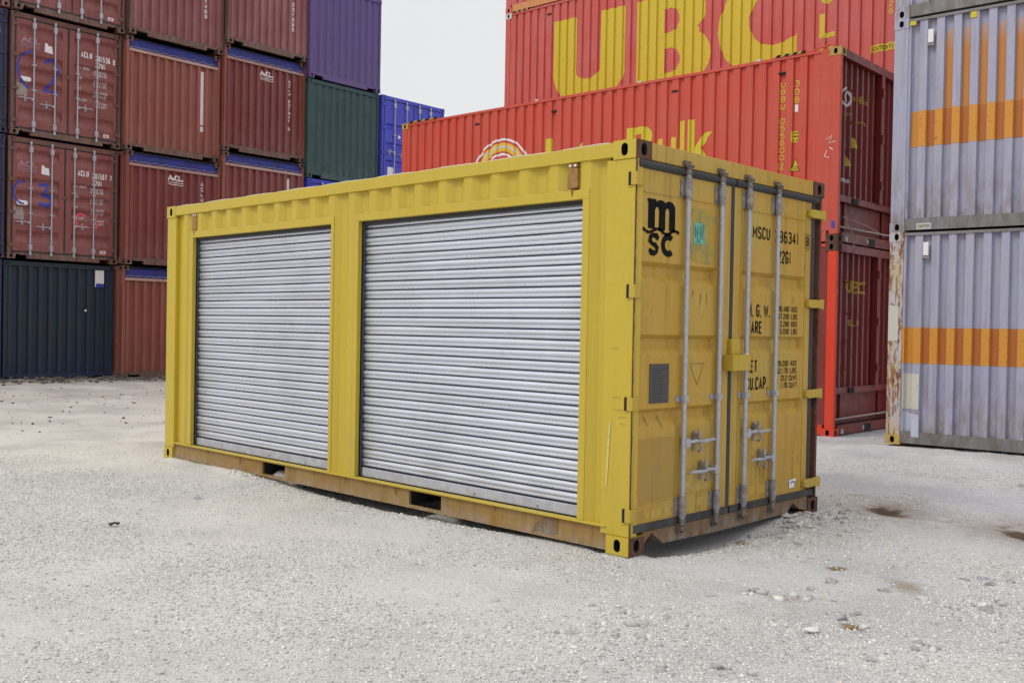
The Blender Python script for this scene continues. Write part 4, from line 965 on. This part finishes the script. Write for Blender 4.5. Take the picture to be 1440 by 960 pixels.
def logo(o, ec): logo_acl(o, 1.06, 1.93, 1.44, 2.17, 'end', -.03, ec, 'white')
def bar(o, ec): mark(outline_mesh([rect(1.92, .86, 2.02, 2.15)]), 'end', -.03, ec, 'white', o, 'white_strip'); mark(outline_mesh([rect(1.92, .70, 2.02, .82)]), 'end', -.03, ec, 'white', o, 'white_strip')
def plain_end(name, label, loc, col, frame, deco=None, H=H20, ec=None, cast=None, grp=GRP):
    o = thing(name, label, 'shipping container', loc, YL, grp); shell(o, L20, W20, H, col, frame, castmat=cast)
    p, e = front_corr(o, W20, H, col, frame, ec=ec)
    if deco: deco(o, e)
    return o
def plain_doors(label, loc, col, deco=None, castmat=None, hz=(.95, .9)):
    o = thing('shipping_container', label, 'shipping container', loc, YL, GRP); shell(o, L20, W20, H20, col, col, castmat=castmat)
    D, s = front_doors(o, W20, H20, col, col, REC_THIN, hz=hz)
    if deco: deco(D, s)
    return o
# column at the left edge of the picture
def navy_text(D, s):
    E = lambda me: mark(me, 'end', -.014, s, 'white', D[1])
    E(btext('1503', 1.86, 2.06, 2.13, 2.20, .2)); E(btext('0', 2.22, 2.05, 2.28, 2.19, .2)); E(btext('22G1', 1.9, 1.86, 2.13, 1.99, .2))
    for i in range(4): E(btext('30.480 KGS', 1.84, 1.45-i*.2, 2.14, 1.51-i*.2, .2))
plain_doors('navy blue container on the ground at the far left, mostly cut off by the edge', (-18.65, .30, .07), 'navy')
plain_doors('navy blue container at the far left edge, beside the one sprayed C3', (-18.6, .32, 2.69), 'navy', navy_text)
plain_doors('navy blue container with white number ending 03 0, third tier at the far left edge', (-18.65, .36, 5.33), 'navy', navy_text)
plain_end('shipping_container', 'pink brown corrugated container topmost at the far left corner of the picture', (-18.6, .38, 7.96), 'pink', 'pink')
# second column
def slate_deco(o, e):
    m = 'white'; mark(outline_mesh([rect(2.01, 2.10, 2.22, 2.48)]), 'end', -.03, FLAT, m, o, 'placard', .004)
    mark(outline_mesh([rect(2.03, 2.10, 2.22, 2.18)]), 'end', -.03, FLAT, 'blue_ink', o, 'placard', .007)
    mark(outline_mesh([arc(1.80, 1.56, .025, 0, 360, 9)[:-1]]), 'end', -.03, FLAT, 'white', o, 'paint_blot', .004)
plain_end('shipping_container', 'dark slate blue corrugated container on the ground under the brick red one sprayed C3', (-18.85, 2.79, .06), 'slate', 'slate', slate_deco)
doors_box('brick red container numbered 201507 with blue and pink C3 sprayed on its doors', (-18.74, 2.82, 2.69), '201507', '7', 'C3')
doors_box('brick red container with closed doors, number 201536 and large blue C2 sprayed on', (-18.69, 2.84, 5.32), '201536', '0', 'C2')
doors_box('brick red door-end container in the top tier above the one sprayed C2', (-18.57, 2.86, 7.94), '201522', '4', None)
# third column
open_top('orange brown container with blue tarpaulin roof on the ground beside the dark slate blue one', (-18.56, 5.245, .08), 'brown2', lambda o, e: mark(outline_mesh([rect(1.25, .2, 2.3, .95)]), 'end', -.03, e, 'brownpatch', o, 'paint_patch', .002))
open_top('brick red tarpaulin container with a white three-letter logo, second tier left of the yellow container', (-18.5, 5.28, 2.70), 'brown', lambda o, e: (logo(o, e), vtext(o, e, 'ACLU 201458')))
open_top('orange brown container under a blue tarpaulin with a long blank white strip', (-18.62, 5.305, 5.33), 'brown2', bar)
plain_end('shipping_container', 'chalky pink red corrugated container above the tarpaulin one with the blank white strip', (-18.53, 5.33, 7.96), 'pink', 'brown_frame', lambda o, e: vtext(o, e, 'ACLU 201463', .80, 2.1))
# fourth column
open_top('tall orange brown container on the ground behind the yellow container, under the tarpaulin ones', (-18.6, 7.73, .08), 'brown2', lambda o, e: None, H=2.896)
open_top('brick red tarpaulin container with a white strip, just above the yellow container roof', (-18.55, 7.73, 3.02), 'brown', bar)
open_top('brick red tarpaulin container with white three-letter logo, beside the dark green one', (-18.58, 7.75, 5.645), 'brown', lambda o, e: (logo(o, e), vtext(o, e, 'ACLU 201341 6')))
plain_end('shipping_container', 'chalky pink red corrugated container in the top tier beside the violet one', (-18.5, 7.78, 8.265), 'pink', 'brown_frame', lambda o, e: vtext(o, e, 'ACLU 201396', .72, 2.1))
# fifth column
ec5 = lambda: Corr(.12, W20-.12, .232, .095, .035, .067, .035, phase=.17)
plain_end('shipping_container', 'grey green container on the ground under the blue ones, hidden behind the yellow container', (-18.56, 10.20, .04), 'green', 'green')
plain_doors('bright blue door-end container directly under the dark green one', (-18.56, 10.20, 2.655), 'blue')
plain_end('shipping_container', 'dark teal green corrugated container under the violet one', (-18.56, 10.18, 5.27), 'green', 'green', ec=ec5())
plain_end('shipping_container', 'violet corrugated container, highest beside the open sky', (-18.52, 10.18, 7.885), 'purple', 'purple', ec=ec5())
# sixth column
def blue_deco(D, s):
    mark(outline_mesh([arc(.66, 1.49, .05, 0, 360, 16)[:-1]]), 'end', -.014, s, 'white', D[0], 'round_label', .004)
    mark(outline_mesh([rect(.24, .30, .46, .60)]), 'end', -.014, s, 'white', D[0], 'sheet_label', .004)
plain_end('shipping_container', 'brown container on the ground at the right end of the left stacks', (-18.58, 12.68, .04), 'brown', 'brown')
plain_end('shipping_container', 'brown container in the second tier under the bright blue one beside the green one', (-18.58, 12.68, 2.66), 'brown', 'brown')
plain_doors('bright blue container with closed white-rodded doors against the sky, beside the coral red one', (-18.60, 12.66, 5.28), 'blue', blue_deco, castmat='blue', hz=(1.02, .98))

# ==================================================================== RED BULK CONTAINERS
aR = .04495; LR, WR, HR = 9.125, 2.5, 2.743; OR = Vector((-2.7948, 8.3091)); dR = Vector((math.cos(aR), math.sin(aR))); nR = Vector((-dR.y, dR.x)); ZR = -.0506
def red(label, along, back, tier, ps, pf, corr, posts=None, castmats=None, railmat=None, z=None):
    p = OR+dR*along+nR*back
    o = thing('bulk_container', label, 'shipping container', (p.x, p.y, ZR+tier*HR), aR, 'thirty foot red bulk containers stacked in the middle')
    shell(o, LR, WR, HR, ps, pf, corr=corr, posts=posts, castmats=castmats, railmat=railmat, rail_h=.17, top_h=.055)
    return o
cIB = lambda: Corr(-LR+.22, -.28, .2155, .115, .016, .0685, .036, phase=-.36)
cUB = lambda: Corr(-LR+.22, -.22, .2000, .125, .012, .051, .036, phase=-.3)
def bulk_end(o, pm, fm, seed):
    ec = Corr(.12, WR-.12, .2, .06, .05, .04, .065, phase=.17)
    panel('end_panel', 'end', -.09, .06, WR-.06, .68, HR-.10, ec, pm, o)
    MB().box(-.09, -.012, .07, WR-.07, HR-.12, HR-.006).build('top_end_rail', fm, o)
    MB().box(-.14, -.06, .07, WR-.07, .60, .69).build('cross_beam', fm, o)
    MB().box(-.20, -.16, .07, WR-.07, .16, .60).box(-.16, -.13, .5, .56, .2, .6).box(-.16, -.13, 1.9, 1.96, .2, .6).build('lower_panel', pm, o)
    MB().tube([(-.07, .08, .235), (-.07, WR-.08, .255)], .014, 8).build('rail_pipe', 'rope', o)
    MB().box(-.10, -.012, CW, WR-CW, .02, .155).build('bottom_end_rail', fm, o)
    MB().box(-.1, -.015, 1.50, 1.62, .69, HR-.12).build('door_frame_post', fm, o)
    for z in (.95, 1.35, 1.75, 2.2): MB().tube([(-.06, .42, z), (-.03, .47, z+.01), (-.06, .52, z)], .012, 6).build('ladder_grip', fm, o)
    for z in (.9, 1.6, 2.3): MB().box(-.05, .0, 1.48, 1.60, z, z+.08).tube([(.0, 1.5, z), (.0, 1.5, z+.12)], .015, 6).build('hinge', fm, o)
    MB().box(-.058, -.045, .60, .80, .60, .68).box(-.013, .0, 1.1, 1.32, .03, .13).build('latch_plate', 'dark', o)
    MB().box(-.012, -.006, .28, .36, .03, .10).box(-.012, -.006, 1.05, 1.11, .05, .11).build('label_plate', 'cream', o)
    return ec
def hazard(o, x0, x1, z):
    """black and yellow striped bumper strip on the roof edge"""
    n = 7; w = (x1-x0)/n
    MB().box(x0, x1, -.006, .05, z, z+.030).build('striped_bumper', 'castyel', o)
    m = MB()
    for i in range(0, n, 2): m.add([(x0+i*w, -.0085, z), (x0+i*w+w, -.0085, z), (x0+i*w+w*1.4, -.0085, z+.031), (x0+i*w+w*.4, -.0085, z+.031)], [(0, 1, 2, 3)])
    m.build('bumper_stripe', 'black', o)
def slot(o, x, z, corr): MB().box(x-.055, x+.055, .006, .05, z-.012, z+.018).build('vent_slot', 'dark', o)
CST = {(0, 0, 1): 'castyel', (1, 0, 1): 'castyel', (0, 0, 0): 'rust'}
# front row, ground
o = red('orange red container on the ground between the yellow and the lilac grey ones', 0, 0, 0, 'red_shaded', 'red_orange', cIB(), castmats={(0, 0, 1): 'rust', (0, 0, 0): 'red_orange'})
ec = bulk_end(o, 'red_shaded', 'red_shaded', 1)
EE = lambda me, mat, nm='lettering', off=.003: mark(me, 'end', -.09, ec, mat, o, nm, off)
EE(text_mesh('UBC', .53, 2.05, 1.28, 2.24, .03), 'yel_dirty'); EE(text_mesh('BULK', .60, 1.57, 1.06, 1.67, .02), 'yel_dirty')
mark(outline_mesh([[(.075, 2.06), (.19, 2.06), (.135, 2.22)]]), 'end', -.06, FLAT, 'yel_dirty', o, 'warning_triangle'); mark(outline_mesh([rect(.128, 2.10, .140, 2.17)]), 'end', -.06, FLAT, 'black', o, 'warning_triangle', .006)
# front row, second tier
o = red('coral red container with a ringed emblem and yellow lettering, directly behind the yellow one', 0, 0, 1, 'red_ib', 'red_ib', cIB(), castmats=CST)
c2 = cIB(); SS = lambda me, mat, nm='lettering', off=.003, s=c2: mark(me, 'side', .018, s, mat, o, nm, off)
B2 = 2.6924
def ring(cx, cy, ro, ri, n=40): return outline_mesh([arc(cx, cy, ro, 0, 360, n)[:-1], arc(cx, cy, ri, 0, 360, n)[:-1]])
cx, cz = -6.445, 4.143-B2
SS(ring(cx, cz, .712, .675), 'white', 'emblem'); SS(ring(cx, cz, .632, .585), 'ring_orange', 'emblem'); SS(ring(cx, cz, .585, .545), 'cream', 'emblem'); SS(ring(cx, cz, .545, .48), 'ring_orange', 'emblem'); SS(ring(cx, cz, .445, .405), 'white', 'emblem'); SS(ring(cx, cz, .33, .24), 'ring_orange', 'emblem')
SS(outline_mesh([rect(-5.406, 3.93-B2, -5.245, 4.725-B2)]), 'yel_mark')
SS(text_mesh('nter', -5.10, 3.93-B2, -3.80, 4.60-B2, .05), 'yel_mark')
def let(polys): SS(outline_mesh(polys), 'yel_mark')
zb, zt, xh = 3.93-B2, 4.707-B2, 4.465-B2
let([[(-3.66, zb), (-3.66, zt), (-3.36, zt)]+arc(-3.36, zt-.17, .215, 70, -60, 8, .17)+arc(-3.34, zb+.21, .235, 60, -90, 8, .21), rect(-3.50, zt-.26, -3.36, zt-.12), rect(-3.50, zb+.12, -3.34, zb+.32)])
let([[(-3.06, xh), (-2.95, xh), (-2.95, zb+.18), (-2.90, zb+.12), (-2.84, zb+.12), (-2.80, zb+.18), (-2.80, xh), (-2.70, xh), (-2.70, zb), (-2.98, zb), (-3.06, zb+.1)]])
let([rect(-2.650, zb, -2.545, zt)])
let([[(-2.487, zb), (-2.487, zt), (-2.382, zt), (-2.382, 4.22-B2), (-2.20, 4.478-B2), (-2.045, 4.478-B2), (-2.25, 4.25-B2), (-2.05, zb), (-2.20, zb), (-2.33, 4.15-B2), (-2.382, 4.10-B2), (-2.382, zb)]])
SS(btext('UBBU 055600', -.937, 3.925-B2, -.862, 5.069-B2, .16, vertical=True), 'yel_mark')
SS(btext('2', -.926, 3.80-B2, -.872, 3.875-B2, .16), 'yel_mark'); SS(outline_mesh([rect(-.945, 3.785-B2, -.853, 3.89-B2), rect(-.939, 3.791-B2, -.859, 3.884-B2)]), 'yel_mark')
SS(btext('3DB', -.715, 4.73-B2, -.648, 5.061-B2, .17, vertical=True), 'yel_mark'); SS(outline_mesh([rect(-.712, 4.605-B2, -.660, 4.71-B2)]), 'white', 'sticker')
SS(outline_mesh([rect(-.743, 4.168-B2, -.636, 4.327-B2)]), 'yel_mark', 'caution_label')
for k in range(3): SS(text_mesh(('CAUTION', '9', '2 6')[k], -.730, 4.285-B2-k*.05, -.650, 4.312-B2-k*.05, .01), 'black', 'caution_label', .0055)
SS(outline_mesh([[(-.762, 3.745-B2), (-.598, 3.745-B2), (-.680, 3.940-B2)]]), 'black', 'warning_triangle'); SS(outline_mesh([[(-.748, 3.753-B2), (-.612, 3.753-B2), (-.680, 3.920-B2)]]), 'yel_mark', 'warning_triangle', .0055)
SS(text_mesh('CAUTION', -.712, 3.80-B2, -.650, 3.82-B2, .01), 'black', 'warning_triangle', .008); SS(text_mesh('HIGH', -.705, 3.77-B2, -.655, 3.79-B2, .01), 'black', 'warning_triangle', .008)
mark(ribbon([[(-.20, 1.46), (-.12, 1.50), (-.16, 1.40), (-.06, 1.42)], [(-.19, 1.30), (-.22, 1.22), (-.15, 1.19)], [(-.15, 1.34), (-.10, 1.30)]], .012), 'side', .004, FLAT, 'white', o, 'chalk_scrawl', .004)
mark(outline_mesh([rect(-.10, .20, -.05, .30)]), 'side', .004, FLAT, 'blue_ink', o, 'paint_dab', .004)
MB().box(-.30, -.14, .008, .017, .17, HR-.055).build('corner_stiffener', 'red_ib', o)
for x in (-.905, -2.74, -5.20, -7.05): slot(o, x, 5.185-B2, c2)
hazard(o, -1.0, -.55, HR-.012); hazard(o, -LR+.2, -LR+1.0, HR-.012)
MB().tube([(-1.05, .03, HR-.004), (-.45, .03, HR-.0), (-.30, .03, HR+.03), (-.18, .03, HR+.05)], .012, 6).build('roof_pipe', 'red_ib', o)
for x in (-1.28, -3.4, -5.6): MB().box(x-.03, x+.03, .0, .03, HR-.02, HR+.012).build('roof_clip', 'cream', o)
ec = bulk_end(o, 'red_shaded', 'red_shaded', 2); EE = lambda me, mat, nm='lettering', off=.003: mark(me, 'end', -.09, ec, mat, o, nm, off)
EE(ring(.42, 4.80-B2, .15, .115, 20), 'white', 'emblem'); EE(ring(.42, 4.80-B2, .085, .055, 16), 'white', 'emblem'); EE(text_mesh('InterBulk', .64, 4.80-B2, 1.16, 4.90-B2, .01), 'yel_dirty')
EE(text_mesh('BULK', .48, 4.56-B2, .68, 4.60-B2, .01), 'yel_dirty'); EE(text_mesh('TERMINAL', .75, 4.50-B2, 1.15, 4.545-B2, .01), 'yel_dirty')
for a, b in ((.62, 4.12), (.40, 3.83)): EE(outline_mesh([[(a, b-B2), (a+.19, b-B2), (a+.095, b+.16-B2)]]), 'yel_mark', 'warning_triangle')
EE(outline_mesh([rect(.32, 3.585-B2, .55, 3.64-B2)]), 'whiteworn', 'label'); EE(outline_mesh([rect(.75, 3.30-B2, .85, 3.42-B2)]), 'yel_dirty', 'label')
# loose wires hanging at the joint of the two
cb = bpy.data.objects.new
p = OR
mwire = MB().tube([(.05, .18, .26), (.07, .30, .20), (.06, .42, -.02), (.03, .40, -.10)], .006, 6).tube([(.03, .1, .36), (.05, .9, .30), (.04, 1.6, .20)], .005, 6)
mwire.build('loose_strap', 'rope', o)
# second row behind
for t in (0, 1):
    red(('red container on the ground in the row behind the coral red one', 'rose red container in the second tier behind the coral red one')[t], .38, 2.6, t, 'red_ubc', 'red_ubc', cUB())
o = red('rose red container with giant yellow UBC letters, behind and above the coral red one', .38, 2.6, 2, 'red_ubc', 'red_ubc', cUB(), castmats={(1, 0, 1): 'whitecast', (1, 0, 0): 'red_ubc'})
c3 = cUB(); B3 = ZR+2*HR
def U(polys, mat='yel_mark', nm='lettering'): mark(outline_mesh([[(x-.38, z-B3) for x, z in p] for p in polys]), 'side', .018, c3, mat, o, nm, .003)
zT = 7.76
U([[(-7.386, zT), (-6.80, zT), (-6.814, 6.70)]+arc(-6.50, 6.70, .32, 180, 360, 14, .235)+[(-6.165, zT), (-5.575, zT), (-5.583, 6.52), (-5.65, 6.33), (-5.78, 6.17), (-5.98, 6.03), (-6.3, 5.96), (-6.7, 5.96), (-7.0, 6.05), (-7.2, 6.22), (-7.33, 6.42), (-7.386, 6.62)]])
U([[(-5.30, 5.98), (-5.30, zT), (-4.35, zT)]+arc(-4.25, 7.36, .47, 80, -50, 10, .40)+[(-3.905, 7.0)]+arc(-4.20, 6.52, .545, 58, -75, 12, .50)+[(-4.3, 5.98)],
   [(-4.672, 7.045), (-4.672, 7.50), (-4.52, 7.50), (-4.40, 7.45), (-4.34, 7.33), (-4.34, 7.20), (-4.42, 7.09), (-4.54, 7.045)], [(-4.66, 6.29), (-4.66, 6.75), (-4.50, 6.75), (-4.38, 6.68), (-4.315, 6.56), (-4.315, 6.46), (-4.38, 6.35), (-4.50, 6.29)]])
U([[(-1.965, 6.56), (-2.12, 6.49), (-2.30, 6.445), (-2.45, 6.44), (-2.65, 6.50), (-2.80, 6.63), (-2.88, 6.82), (-2.89, 7.02), (-2.82, 7.18), (-2.68, 7.33), (-2.45, 7.42), (-2.2, 7.40), (-1.97, 7.30), (-1.97, 7.68), (-2.3, 7.78), (-2.7, 7.77), (-3.05, 7.66), (-3.33, 7.42), (-3.48, 7.12), (-3.515, 6.85), (-3.46, 6.55), (-3.34, 6.32), (-3.15, 6.14), (-2.85, 6.0), (-2.5, 5.96), (-2.2, 5.98), (-1.965, 6.06)]])
for q, ch in enumerate('BULK'): mark(text_mesh(ch, -1.56-.38, 7.53-.57*q-B3, -1.285-.38, 7.94-.57*q-B3, .03), 'side', .018, c3, 'yel_mark', o)
mark(outline_mesh([rect(-.667-.38, 6.005-B3, -.22-.38, 6.125-B3)]), 'side', .018, c3, 'yel_mark', o, 'caution_label'); mark(text_mesh('CAUTION 9 2 6', -.64-.38, 6.03-B3, -.25-.38, 6.10-B3, .01), 'side', .018, c3, 'black', o, 'caution_label', .006)
mark(btext('UBCU 100926', -.385-.38, 6.58-B3, -.31-.38, 7.85-B3, .18, vertical=True), 'side', .018, c3, 'yel_mark', o)
for x in (-7.9, -4.9, -2.2): slot(o, x, 7.95-B3, c3)
hazard(o, -LR+.22, -LR+.7, HR-.012)
o = red('deep red container with an orange lower rail, highest in the middle above the UBC letters', .38, 2.6, 3, 'red_ubc', 'red_ubc', cUB(), railmat='orange_rail')

# ==================================================================== LILAC GREY CONTAINERS ON THE RIGHT
aG = .0816; OG = Vector((-1.533, 7.1315)); dG = Vector((math.cos(aG), math.sin(aG))); ZG = .0709
def grey(label, tier, posts=None, castmats=None, H=H20):
    p = OG+dG*L20
    o = thing('shipping_container', label, 'shipping container', (p.x, p.y, ZG+tier*(H20+.0)), aG, 'lilac grey containers stacked at the right')
    c = Corr(-L20+.18, -.18, .1935, .088, .006, .0935, .055, phase=-L20+.351)
    shell(o, L20, W20, H, 'lilac', 'lilac', corr=c, posts=posts, castmats=castmats, railmat='grey_rail', rail_h=.165, top_h=.045, toprail='grey_rail')
    front_corr(o, W20, H, 'lilac', 'lilac')
    MB().box(-L20+.135, -L20+.172, .007, .05, CH, H-CH).build('post_flange', posts and list(posts.values())[0] or 'lilac', o)
    return o, c
def G(me, mat, nm='lettering', off=.003, srf=None): mark(me, 'side', .018, srf or c, mat, o, nm, off)
X0 = -L20
o, c = grey('weathered lilac grey container on the ground at the right, rusty corner post and orange band', 0, posts={(1, 0): 'lilac_rusty'}, castmats={(1, 0, 0): 'castyel', (1, 0, 1): 'lilac_rusty'})
G(outline_mesh([rect(X0+.175, 1.067-ZG, -.2, 1.50-ZG)]), 'orange_band', 'orange_band')
def valleys(k0, z0, z1, mat, nm, off):
    for k in range(k0, 28):
        a = X0+.351+k*.1935+.044+.006
        if a+.0935 < -.25: G(outline_mesh([rect(a, z0, a+.0935, z1)]), mat, nm, off)
valleys(0, 1.069-ZG, 1.498-ZG, 'orange_valley_shade', 'orange_band', .005)  # darker strips paint the valley shade onto the band
G(outline_mesh([rect(X0+.195, .44, X0+.39, .87)]), 'cream', 'paint_patch'); G(outline_mesh([[(X0+.20, .12), (X0+.395, .10), (X0+.395, .37), (X0+.20, .41)]]), 'bluewhite', 'paint_patch', .0035)
mark(outline_mesh([[(X0+.01, 1.26), (X0+.13, 1.27), (X0+.13, 1.69), (X0+.01, 1.70)]]), 'side', .004, FLAT, 'cream', o, 'paint_patch', .003)
def holder(x, z0, z1):
    MB().box(X0+x, X0+x+.062, .000, .03, z0, z1).build('document_holder', 'white', o, bevel=.004); MB().box(X0+x-.006, X0+x+.07, .006, .03, z0-.035, z0-.008).build('holder_latch', 'galv_dirty', o)
holder(.404, 2.37-ZG, 2.53-ZG)
o, c = grey('lilac grey second-tier container at the right with orange stripes above its orange band', 1)
Bg = ZG+H20
G(outline_mesh([rect(X0+.212, 3.69-Bg, -.2, 4.12-Bg)]), 'orange_band', 'orange_band')
valleys(0, 3.692-Bg, 4.118-Bg, 'orange_valley_shade', 'orange_band', .005)  # darker strips paint the valley shade onto the upper band
valleys(1, 4.12-Bg, 5.06-Bg, 'orange_fade', 'orange_stripe', .003)
holder(.404, 4.92-Bg, 5.08-Bg)
mark(outline_mesh([rect(X0+.315, 2.69-Bg, X0+.485, 2.76-Bg)]), 'side', .015, FLAT, 'cream', o, 'rail_label', .003); mark(text_mesh('CAUTION', X0+.33, 2.705-Bg, X0+.47, 2.745-Bg, .01), 'side', .015, FLAT, 'black', o, 'rail_label', .005)
MB().box(X0+.19, X0+.26, .0, .02, 2.50, 2.545).box(X0+.88, X0+.95, .006, .02, 2.47, 2.54).build('yellow_tab', 'yel_mark', o)
o, c = grey('lilac grey container in the top tier at the right, only its lower edge in view', 2)

# ==================================================================== LOOSE THINGS ON THE GROUND
def rock(name, label, cat, u, v, wpx, mat, flat=.5, asp=.7, rot=0, seed=0, group='loose stones on the gravel'):
    x, y, z = gp(u, v); d = (Vector((x, y, z))-CAM).dot(fw); r = wpx/2*d/1414.43; rng = np.random.RandomState(seed+11)
    bm = bmesh.new(); bmesh.ops.create_icosphere(bm, subdivisions=3, radius=1)
    planes = [(Vector(rng.normal(size=3)).normalized(), .45+.3*rng.rand()) for _ in range(13)]
    for vt in bm.verts:
        for n_, dd in planes:
            q = vt.co.dot(n_)
            if q > dd: vt.co -= n_*(q-dd)*.97
        vt.co *= 1.2+.07*math.sin(vt.co.x*9+seed)*math.cos(vt.co.y*8)+.05*math.sin(vt.co.z*14+vt.co.x*11)
        vt.co = Vector((vt.co.x*r, vt.co.y*r*asp, vt.co.z*r*flat))
    me = bpy.data.meshes.new(name); bm.to_mesh(me); bm.free()
    o = finish(me, name, mat, None, (x, y, float(gh(np.array([x]), np.array([y]))[0])+r*flat*.2)); o.rotation_euler = (0, 0, YAW-math.pi/2+rot)
    o['label'] = label; o['category'] = cat
    if group: o['group'] = group
    return o
MT['rock'] = plain('pale_grey_stone', lin(202, 200, 197), .95, 0, .4, 14, .006, 45)
MT['rockd'] = plain('mid_grey_stone', lin(170, 168, 168), .95, 0, .4, 14, .006, 45)
MT['rockl'] = plain('whitish_stone', lin(222, 219, 213), .95, 0, .3, 14, .006, 45)
MT['rockp'] = plain('lilac_grey_stone', lin(184, 184, 192), .95, 0, .4, 14, .006, 45)
RK = [('flat slab-like grey stone, leftmost of the large ones in front of the door end', 1061, 832, 22, 'rockd', .4, .6),
 ('small wedge of pale stone lying left of the flat slab-like grey stone', 1002, 837, 20, 'rock', .35, .7),
 ('rough grey stone at the back of the rubble patch, below the door hinges', 1169, 818, 22, 'rockd', .5, .7),
 ('small pointed grey stone just left of the rough one at the back of the rubble', 1141, 830, 13, 'rockd', .6, .8),
 ('angular pale stone near the reddish dust in the rubble patch', 1163, 844, 22, 'rock', .5, .7),
 ('long flat grey stone in the middle of the gravel, right of the rubble patch', 1243, 831, 18, 'rockd', .4, .5),
 ('squat grey stone between the rubble patch and the round pale stone', 1299, 843, 15, 'rock', .6, .8),
 ('round whitish stone, biggest and palest at the right of the picture', 1383, 853, 19, 'rockl', .8, .85),
 ('dark rounded grey stone behind the round whitish stone', 1393, 822, 14, 'rockd', .6, .8),
 ('small dark grey stone at the right edge beyond the round whitish one', 1421, 819, 12, 'rockd', .7, .8),
 ('lilac grey stone lying just left of the dark rounded one', 1382, 814, 15, 'rockp', .6, .8),
 ('slanting dark slab sticking up in the rubble patch', 1201, 865, 18, 'rockd', .5, .4),
 ('broad grey stone in the front of the rubble patch beside the brown clod', 1185, 871, 19, 'rockd', .5, .7),
 ('pale broken stone at the front right of the rubble patch', 1216, 882, 16, 'rock', .5, .8),
 ('wide low grey stone between the rubble patch and the right edge', 1318, 877, 20, 'rock', .35, .6),
 ('lone grey stone in the fine pale gravel near the bottom of the picture', 1222, 929, 16, 'rockd', .65, .8),
 ('flat grey stone in front of the container door end, nearest to it', 1194, 786, 13, 'rockd', .35, .5),
 ('thin flat grey stone in the bare gravel behind the round whitish stone', 1355, 816, 15, 'rockd', .3, .5),
 ('grey stone at the right picture edge below the lilac grey container', 1437, 684, 13, 'rockd', .6, .8),
 ('white crumpled stone on the ground in the gap by the orange red container', 1225, 618, 8, 'rockl', .7, .8),
 ('lilac grey stone on the left gravel below the yellow container', 277, 701, 12, 'rockp', .6, .8),
 ('pale lilac stone, left of a pair on the fine gravel at the lower left', 206, 884, 13, 'rockp', .25, .6),
 ('pale lilac stone, right of a pair on the fine gravel at the lower left', 228, 884, 13, 'rockp', .25, .6),
 ('small dark stone on the left gravel below the lilac grey one', 266, 765, 6, 'rockd', .7, .8),
 ('chunky pale stone in the heap under the far door corner', 1128, 731, 12, 'rockl', .7, .8),
 ('flat pale stone bridging the gap under the far door corner', 1112, 726, 24, 'rock', .25, .5),
 ('small grey stone at the left front of the rubble patch', 1114, 835, 10, 'rockd', .6, .8)]
for i, (l_, u, v, w, m, fl, asp) in enumerate(RK): rock('stone', l_, 'stone', u, v, w*1.15, m, fl, asp, rot=(i*1.7) % 1.2-.6, seed=i)
MT['clod'] = plain('brown_earth', lin(148, 126, 94), .95, 0, .5, 40, .006, 50)
rock('earth_clod', 'brown clod of earth in the rubble patch between two grey stones', 'earth clod', 1196, 883, 22, 'clod', .45, .7, seed=50, group=None)
rock('earth_clod', 'flat olive brown clod of earth behind the rubble patch', 'earth clod', 1177, 801, 20, 'clod', .2, .5, seed=51, group=None)
rock('earth_clod', 'light brown crumbled clod in front of the middle of the door end', 'earth clod', 1044, 762, 26, 'clod', .18, .6, seed=52, group=None)
def flake(name, label, cat, u, v, wpx, mat, seed, dark=False):
    x, y, z = gp(u, v); d = (Vector((x, y, z))-CAM).dot(fw); r = wpx/2*d/1414.43; rng = np.random.RandomState(seed)
    n = 9; top = [(math.cos(2*math.pi*i/n)*r*(.7+.5*rng.rand()), math.sin(2*math.pi*i/n)*r*.55*(.7+.5*rng.rand()), .008+.022*rng.rand()) for i in range(n)]
    V = top+[(a, b, c_-.004) for a, b, c_ in top]+[(0, 0, .03), (0, 0, .026)]
    F = [(i, (i+1) % n, 2*n) for i in range(n)]+[((i+1) % n+n, i+n, 2*n+1) for i in range(n)]+[(i, i+n, (i+1) % n+n, (i+1) % n) for i in range(n)]
    o = obj(name, V, F, mat, None, (x, y, float(gh(np.array([x]), np.array([y]))[0])+.002)); o.rotation_euler = (0, 0, YAW-math.pi/2+.3); o['label'] = label; o['category'] = cat
MT['scrap'] = plain('dirty_white_plastic', lin(214, 212, 212), .5, 0, .2, 30, .002)
MT['blackscrap'] = plain('black_rubber_scrap', lin(46, 44, 42), .7, 0, .3, 30, .002)
flake('plastic_scrap', 'torn dirty white plastic scrap lying in front of the rubble patch', 'litter', 1141, 889, 26, 'scrap', 3)
flake('rubber_scrap', 'thin black scrap lying alone on the pale gravel at the left', 'litter', 160.5, 740, 14, 'blackscrap', 6)

for o in S.objects:
    if 'label' in o and not 4 <= len(o['label'].split()) <= 16: print('LABEL LEN', o.name, len(o['label'].split()), o['label'])
